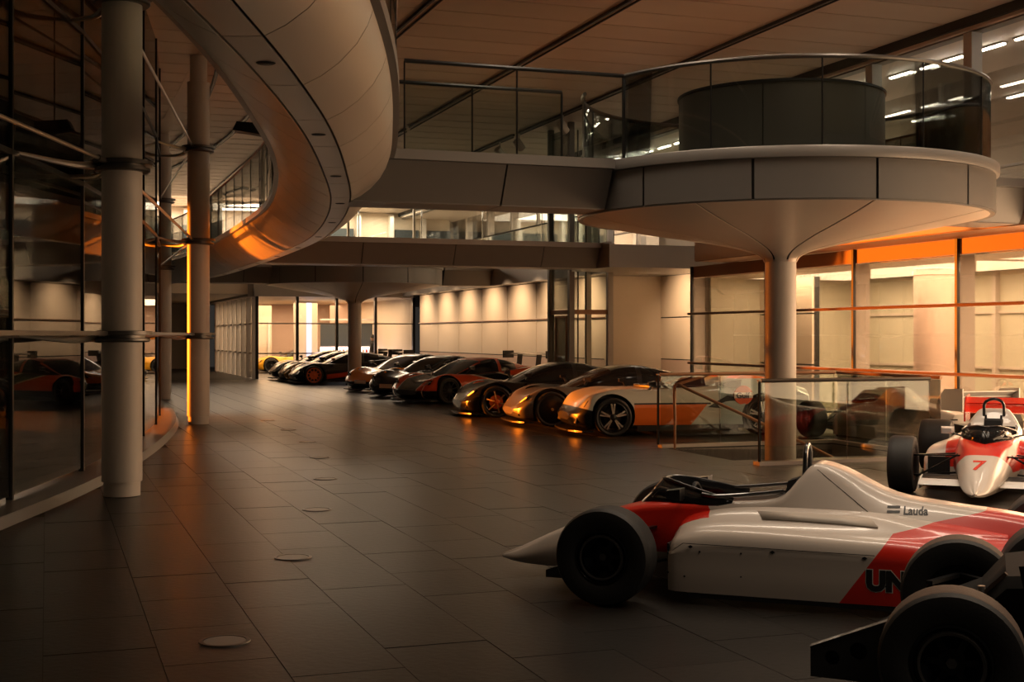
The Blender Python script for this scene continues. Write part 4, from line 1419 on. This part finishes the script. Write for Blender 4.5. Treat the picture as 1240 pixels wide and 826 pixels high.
    part('upper_flap', MB().loft([[(-WB-.62, y, 0.850), (-WB-.78, y, 0.920), (-WB-.78, y, 0.905), (-WB-.64, y, 0.835)] for y in (-.5, 0, .5)], smooth=False), rear_m or red, rw)
    for s in (-1, 1):
        part('wing_end_plate', MB().prism([(-WB-.22, .62), (-WB-.22, 0.770), (-WB-.40, 0.940), (-WB-.82, 0.960), (-WB-.82, .62)], *sorted((s*.5, s*.52)), axis='y'), rear_m or red, rw)
    part('wing_post', MB().box(-WB-.52, -WB-.36, -.03, .03, .40, 0.730), 'carbon', rw)
    part('gearbox', MB().loft([[(-2.6, y*.16, z) for y, z in ((-1, .14), (1, .14), (1, .42), (-1, .42))], [(-3.2, y*.10, z) for y, z in ((-1, .18), (1, .18), (1, .36), (-1, .36))]], smooth=False), 'carbon', o)
    # cockpit furniture
    ws = MB()
    lo = [(-.00, .0, .565), (-.10, .13, .57), (-.28, .255, .575), (-.56, .315, .585), (-.70, .312, .60)]
    hi = [(-.16, .0, .74), (-.21, .10, .745), (-.34, .20, .725), (-.56, .285, .675), (-.72, .292, .642)]
    lo, hi = crom(lo, 3), crom(hi, 3)
    for s in (1, -1):
        ws.loft([[(x, s*y, z) for x, y, z in lo], [(x, s*y, z) for x, y, z in hi]], closed=False)
    wsm = part('windscreen', ws, 'car_glass', o)
    sd = wsm.modifiers.new('thick', 'SOLIDIFY')
    sd.thickness = .012
    part('screen_rim', MB().tube([(x, y, z) for x, y, z in reversed(hi)] + [(x, -y, z) for x, y, z in hi[1:]], .010, 8), 'carbon', wsm)
    sw = part('steering_wheel', MB().tube([(-.42+.03*math.sin(t), .12*math.cos(t), .60+.11*math.sin(t)) for t in [2*math.pi*k/20 for k in range(20)]], .014, 8, closed=True), 'black_cloth', o)
    part('wheel_hub', MB().bar((-.42, -.11, .60), (-.42, .11, .60), .03, .05), 'carbon', sw)
    part('dashboard', MB().prism([(-.22, .50), (-.38, .52), (-.36, .67), (-.24, .66)], -.2, .2, 'y'), 'carbon', o)
    seat = part('seat', MB().loft([[(-.55, -.2, .36), (-.55, .2, .36), (-.60, .2, .40), (-.60, -.2, .40)], [(-.95, -.21, .38), (-.95, .21, .38), (-.93, .21, .46), (-.93, -.21, .46)], [(-1.05, -.2, .66), (-1.05, .2, .66), (-1.00, .2, .66), (-1.00, -.2, .66)]]), 'black_cloth', o)
    part('headrest', MB().loft([[(-1.03, -.10, .66), (-1.03, .10, .66), (-1.05, .09, .76), (-1.05, -.09, .76)], [(-1.10, -.12, .66), (-1.10, .12, .66), (-1.11, .10, .78), (-1.11, -.10, .78)]]), 'black_cloth', seat)
    for s in (-1, 1):
        mr = part('mirror', MB().loft([[(-.40, s*.36, .64), (-.40, s*.50, .64), (-.40, s*.50, .72), (-.40, s*.36, .72)], [(-.30, s*.38, .655), (-.30, s*.48, .655), (-.30, s*.48, .705), (-.30, s*.38, .705)]]), 'carbon' if detail else 'white_paint', o)
        part('mirror_stalk', MB().tube([(-.36, s*.27, .62), (-.37, s*.42, .66)], .010, 6), 'carbon', mr)
    part('cockpit_rim', MB().tube(crom([(-.50, .285, .668), (-.62, .295, .66), (-.9, .285, .69), (-1.05, .255, .71)], 4), .014, 8), 'carbon', o)
    part('cockpit_rim', MB().tube(crom([(-.50, -.285, .668), (-.62, -.295, .66), (-.9, -.285, .69), (-1.05, -.255, .71)], 4), .014, 8), 'carbon', o)
    rh = part('roll_hoop', MB().tube([(-1.16, .11, .70)] + [(-1.17, .11*math.cos(math.pi*k/10), .92+.085*math.sin(math.pi*k/10)) for k in range(11)] + [(-1.16, -.11, .70)], .017, 8), 'carbon', o)
    return o, body, bvh, bvp

def f1_wheel(root, x, y, r, w, worn=False):
    key = ('f1', r, w, worn)
    if key not in _box:
        h = w/2
        ri = .178
        prof = [(ri, -h*.86), (r*.62, -h*.93), (r*.82, -h), (r*.95, -h*.93), (r*.995, -h*.72), (r, -h*.45), (r, h*.45), (r*.995, h*.72), (r*.95, h*.93), (r*.82, h), (r*.62, h*.93), (ri, h*.86), (ri, -h*.86)]
        ty = MB().lathe(prof, 48, axis='y', mis=[0, 0, 0, 0, 1, 1, 1, 0, 0, 0, 0, 0]).mesh('wheel', ['tyre', 'tyre_worn' if worn else 'tyre'])
        rm = MB().lathe([(ri-.001, h*.88), (ri-.012, h*.90), (ri-.022, h*.82), (ri-.03, h*.25), (.10, h*.05), (.06, h*.25), (.06, h*.4), (.001, h*.4)], 36, axis='y')
        rm.lathe([(.13, h*.90), (.142, h*.92), (.15, h*.80)], 36, axis='y', mi=1)
        for k in range(6):
            t = 2*math.pi*k/6
            rm.bar((math.cos(t)*.05, h*.32, math.sin(t)*.05), (math.cos(t)*(ri-.03), h*.22, math.sin(t)*(ri-.03)), .03, .03)
        rm.lathe([(ri-.001, -h*.88), (.001, -h*.5)], 24, axis='y')
        rm = rm.mesh('rim', ['rim_black', 'ring_metal'])
        nt_ = MB().lathe([(.001, h*.62), (.025, h*.62), (.03, h*.55), (.03, h*.4), (.055, h*.38), (.055, h*.3)], 6, axis='y', smooth=False).mesh('wheel_nut', ['ring_metal'])
        _box[key] = (ty, rm, nt_)
    ty, rm, nt_ = _box[key]
    o = link('wheel', ty, root, (x, y, r), (0, 0, 0 if y > 0 else math.pi))
    link('rim', rm, o)
    link('wheel_nut', nt_, o)
    return o

def project_text(txt, size, origin, bvh, parent, m_, bold=0.0, name='lettering', lift=.003, sx=1.0):
    """letters laid on the car's left flank: text runs towards the tail (-x), rises in z"""
    tm = text_mesh(txt, size, bold)
    bm = bmesh.new()
    bm.from_mesh(tm)
    bmesh.ops.triangulate(bm, faces=bm.faces[:])
    bm.to_mesh(tm)
    bm.free()
    for v in tm.vertices:
        x, z = origin[0] - v.co.x*sx, origin[1] + v.co.y
        h = bvh.ray_cast(Vector((x, 3, z)), Vector((0, -1, 0)))
        y = h[0].y if h[0] else .5
        v.co = Vector((x, y+lift, z))
    tm.materials.clear()
    tm.materials.append(M[m_] if isinstance(m_, str) else m_)
    return link(name, tm, parent)

RED = (.66, .022, .010)
WHT = (.64, .56, .49)
lv_f1 = livery('paint_white_red', WHT, [
    (RED, [(-1, 0, -.727, 1.41), (-1, 0, -4.5, -.48)]),
    (RED, [(-1, 0, 1.3, .30), (1, 0, -.62, -.92), (0, 0, 1, .27), (0, -1, 0, -.45)]),
    ], .3)
carA, bodyA, bvA, bpA = formula_car('white and red racing car lettered Lauda, side-on across the dark floor', (.925, 9.43), (-.934, .358), lv_f1)
project_text('UNI', .165, (-1.63, .175), bpA, bodyA, 'plate', .015, name='lettering_outline', lift=.0015)
project_text('UNI', .165, (-1.63, .175), bpA, bodyA, 'ink', .010, lift=.0035)
project_text('Lauda', .068, (-1.815, .592), bvA, bodyA, 'ink', .0022, sx=.95)
for dz in (.0, .028):
    mb = MB()
    pts = []
    for x in (-1.715, -1.745, -1.775, -1.795):
        for z in (.600+dz, .614+dz):
            h = bvA.ray_cast(Vector((x, 3, z)), Vector((0, -1, 0)))
            pts.append((x, h[0].y+.003, z))
    mb.add(pts, [(0, 1, 3, 2), (2, 3, 5, 4), (4, 5, 7, 6)])
    link('flag_bar', mb.mesh('flag_bar', ['ink']), bodyA)
# seams and louvre on the flank
def seam(pts2, bvh, parent, r=.0022):
    out = []
    for (x, z), (x2, z2) in zip(pts2, pts2[1:]):
        for k in range(8):
            t = k/7
            h = bvh.ray_cast(Vector((x+(x2-x)*t, 3, z+(z2-z)*t)), Vector((0, -1, 0)))
            if h[0]:
                out.append((h[0].x, h[0].y, h[0].z))
    return part('panel_seam', MB().tube(out, r, 5), 'ink', parent)
seam([(-1.26, .855), (-1.60, .60)], bvA, bodyA)
lv_pts = []
for x in (-.95, -1.2, -1.45, -1.68):
    for y in (.40, .485):
        h = bpA.ray_cast(Vector((x + (.05 if y < .45 else 0), y, 2)), Vector((0, 0, -1)))
        lv_pts.append((h[0].x, h[0].y, h[0].z + (.012 if y > .45 else .003)))
lm = MB().add(lv_pts, [(0, 1, 3, 2), (2, 3, 5, 4), (4, 5, 7, 6)])
lo_ = part('louvre', lm, 'mullion', bodyA)
sd = lo_.modifiers.new('thick', 'SOLIDIFY')
sd.thickness = .012

carB, bodyB, bvB, bpB = formula_car('white and red racing car numbered 7, nose towards the open floor', (5.15, 14.4), (-.42, -.91), lv_f1, detail=False)
tm = text_mesh('7', .22, .004)
bm = bmesh.new()
bm.from_mesh(tm)
bmesh.ops.subdivide_edges(bm, edges=bm.edges[:], cuts=2)
bmesh.ops.triangulate(bm, faces=bm.faces[:])
bm.to_mesh(tm)
bm.free()
for v in tm.vertices:
    y, x = v.co.x*1.3-.085, .62 - v.co.y*1.25
    h = bvB.ray_cast(Vector((x, y, 3)), Vector((0, 0, -1)))
    v.co = Vector((x, y, (h[0].z if h[0] else .3)+.004))
tm.materials.clear()
tm.materials.append(M['red_paint'])
link('number', tm, bodyB)
for s in (-1, 1):
    part('harness_slot', MB().box(-1.115, -1.10, s*.085-.012, s*.085+.012, .74, .82), 'ink', bodyB)
lv_w = livery('paint_white_blue', (.68, .66, .62), [((.05, .14, .30), [(1, 0, 0, -.3), (0, 0, 1, .45)])], .3)
q = W(13.25, 19.7)
formula_car('white racing car with blue cockpit front parked beside the lit glass', (q.x, q.y), (-SP, CP), lv_w, detail=False, red='white_paint')

# low black car whose wedge nose and wheels stand closest to the racing car lettered Lauda
hdC = Vector((-.94, .34)).normalized()
cc = thing('racing_car', 'black wedge-nosed racing car with drilled wing plate and dusty tyres', 'racing car', (2.22, 6.60, 0), math.atan2(hdC.y, hdC.x), 'single-seater racing cars')
for s in (-1, 1):
    f1_wheel(cc, 0, s*.80, .315, .27, True)
    f1_wheel(cc, -2.6, s*.80, .33, .38, True)
    for zz, xx in ((.22, .2), (.44, .14)):
        part('suspension_arm', MB().bar((xx, s*.25, zz+.02), (0, s*.68, zz), .035, .02).bar((-xx-.1, s*.28, zz+.02), (0, s*.68, zz), .035, .02), 'carbon', cc)
# drilled wedge side plate ahead of the wheel
outline = [(.64, .14), (.64, .27), (.20, .45), (.02, .50), (.02, .12)]
pl = MB().prism(outline, .595, .615, axis='y').mesh('cut', ['plate_black', 'dark'])
cuts = [MB().lathe([(.001, -.1), (rr, -.1), (rr, .05), (.001, .05)], 20, (x, .60, z), 'y', 1, smooth=False).mesh('cut', ['rough_black', 'dark']) for x, z, rr in ((.54, .235, .034), (.42, .275, .040), (.28, .325, .045))]
sp_ = link('wing_side_plate', boolean(pl, cuts), cc)
part('plate_back', MB().prism([(.62, .15), (.62, .26), (.19, .435), (.03, .485), (.03, .13)], .575, .594, axis='y'), 'rough_black', sp_)
part('plate_edge', MB().bar((.64, .59, .276), (.20, .59, .456), .06, .012).bar((.20, .59, .456), (.02, .59, .506), .06, .012), 'carbon', sp_)
part('plate_tab', MB().bar((.25, .60, .442), (.12, .60, .483), .05, .016), 'tyre_worn', sp_)
secs = []
for (x, w_, z0, z1) in ((.45, .08, .16, .24), (.215, .22, .12, .37), (-.12, .34, .10, .50), (-.23, .40, .10, .62), (-.6, .50, .10, .67), (-1.1, .52, .10, .68), (-1.9, .50, .10, .80), (-2.5, .40, .12, .74), (-3.0, .25, .2, .6)):
    secs.append([(x, -w_, z0), (x, w_, z0), (x, w_, z1-.05), (x, w_-.05, z1), (x, -w_+.05, z1), (x, -w_, z1-.05)])
wbd = part('body', MB().loft(secs, smooth=False), 'rough_black', cc)
part('nose_edge_bar', MB().bar((.215, .30, .40), (-.12, .30, .515), .05, .03).bar((-.12, .30, .515), (-.23, .33, .63), .018, .018), 'tyre_worn', cc)
part('edge_bolt', MB().lathe([(.001, .03), (.018, .03), (.02, 0)], 10, (-.12, .30, .53), 'z'), 'steel', cc)
part('screen_panel', MB().prism([(-.30, .60), (-.28, .70), (-.52, .72), (-.75, .3), (-.65, .3)], .52, .54, 'y'), 'rough_black', cc)
part('cockpit', MB().box(-1.5, -.75, -.28, .28, .66, .745), 'dark', cc)
part('roll_hoop', MB().tube([(-1.6, .25, .70)] + [(-1.6, .25*math.cos(math.pi*k/10), .88+.15*math.sin(math.pi*k/10)) for k in range(11)] + [(-1.6, -.25, .70)], .02, 8), 'carbon', cc)

# ------------------------------------------------------------------ person in the far room
def person(loc, rot):
    J = {'pelvis': (0, 0, .95), 'waist': (0, 0, 1.10), 'chest': (.01, 0, 1.32), 'neck': (.0, 0, 1.50), 'head0': (.015, 0, 1.60), 'head1': (.01, 0, 1.70)}
    R_ = {'pelvis': (.15, .11), 'waist': (.135, .10), 'chest': (.165, .115), 'neck': (.06, .06), 'head0': (.078, .092), 'head1': (.075, .085)}
    E = [('pelvis', 'waist'), ('waist', 'chest'), ('chest', 'neck'), ('neck', 'head0'), ('head0', 'head1')]
    for s, n_ in ((1, 'l'), (-1, 'r')):
        for k, p, r_ in (('sho', (0, s*.18, 1.43), .07), ('elb', (-.03, s*.25, 1.16), .048), ('wri', (.05, s*.24, .92), .034), ('hand', (.07, s*.235, .83), .036), ('hip', (0, s*.10, .90), .10), ('knee', (.02, s*.11, .50), .065), ('ank', (-.02, s*.12, .09), .045), ('toe', (.14, s*.13, .035), .035)):
            J[k+n_] = p
            R_[k+n_] = (r_, r_)
        E += [('chest', 'sho'+n_), ('sho'+n_, 'elb'+n_), ('elb'+n_, 'wri'+n_), ('wri'+n_, 'hand'+n_), ('pelvis', 'hip'+n_), ('hip'+n_, 'knee'+n_), ('knee'+n_, 'ank'+n_), ('ank'+n_, 'toe'+n_)]
    ks = list(J)
    me = bpy.data.meshes.new('person')
    me.from_pydata([J[k] for k in ks], [(ks.index(a_), ks.index(b_)) for a_, b_ in E], [])
    o = bpy.data.objects.new('tmp', me)
    COL.objects.link(o)
    o.modifiers.new('skin', 'SKIN').use_smooth_shade = True
    if not me.skin_vertices:
        bm = bmesh.new()
        bm.from_mesh(me)
        bm.verts.layers.skin.verify()
        bm.to_mesh(me)
        bm.free()
    for k, sv in zip(ks, me.skin_vertices[0].data):
        sv.radius = R_[k]
        sv.use_root = k == 'pelvis'
    sb = o.modifiers.new('sub', 'SUBSURF')
    sb.levels = sb.render_levels = 2
    dg = bpy.context.evaluated_depsgraph_get()
    dg.update()
    res = bpy.data.meshes.new_from_object(o.evaluated_get(dg))
    bpy.data.objects.remove(o)
    res.materials.clear()
    res.materials.append(M['black_cloth'])
    res.materials.append(M['skin'])
    for p in res.polygons:
        z = p.center.z
        p.material_index = 1 if z > 1.52 or (z < .90 and abs(p.center.y) > .205) else 0
    root = thing('person', 'person in dark clothes standing by the glass in the far room', 'person', loc, rot)
    link('body', res, root)
    part('hair', MB().lathe([(.001, .125), (.05, .11), (.085, .06), (.092, .0), (.085, -.03)], 16, (-.005, 0, 1.66)), 'black_cloth', root)
    return root
q = W(13.2, 55.5)
person((q.x, q.y, .0), R(200))
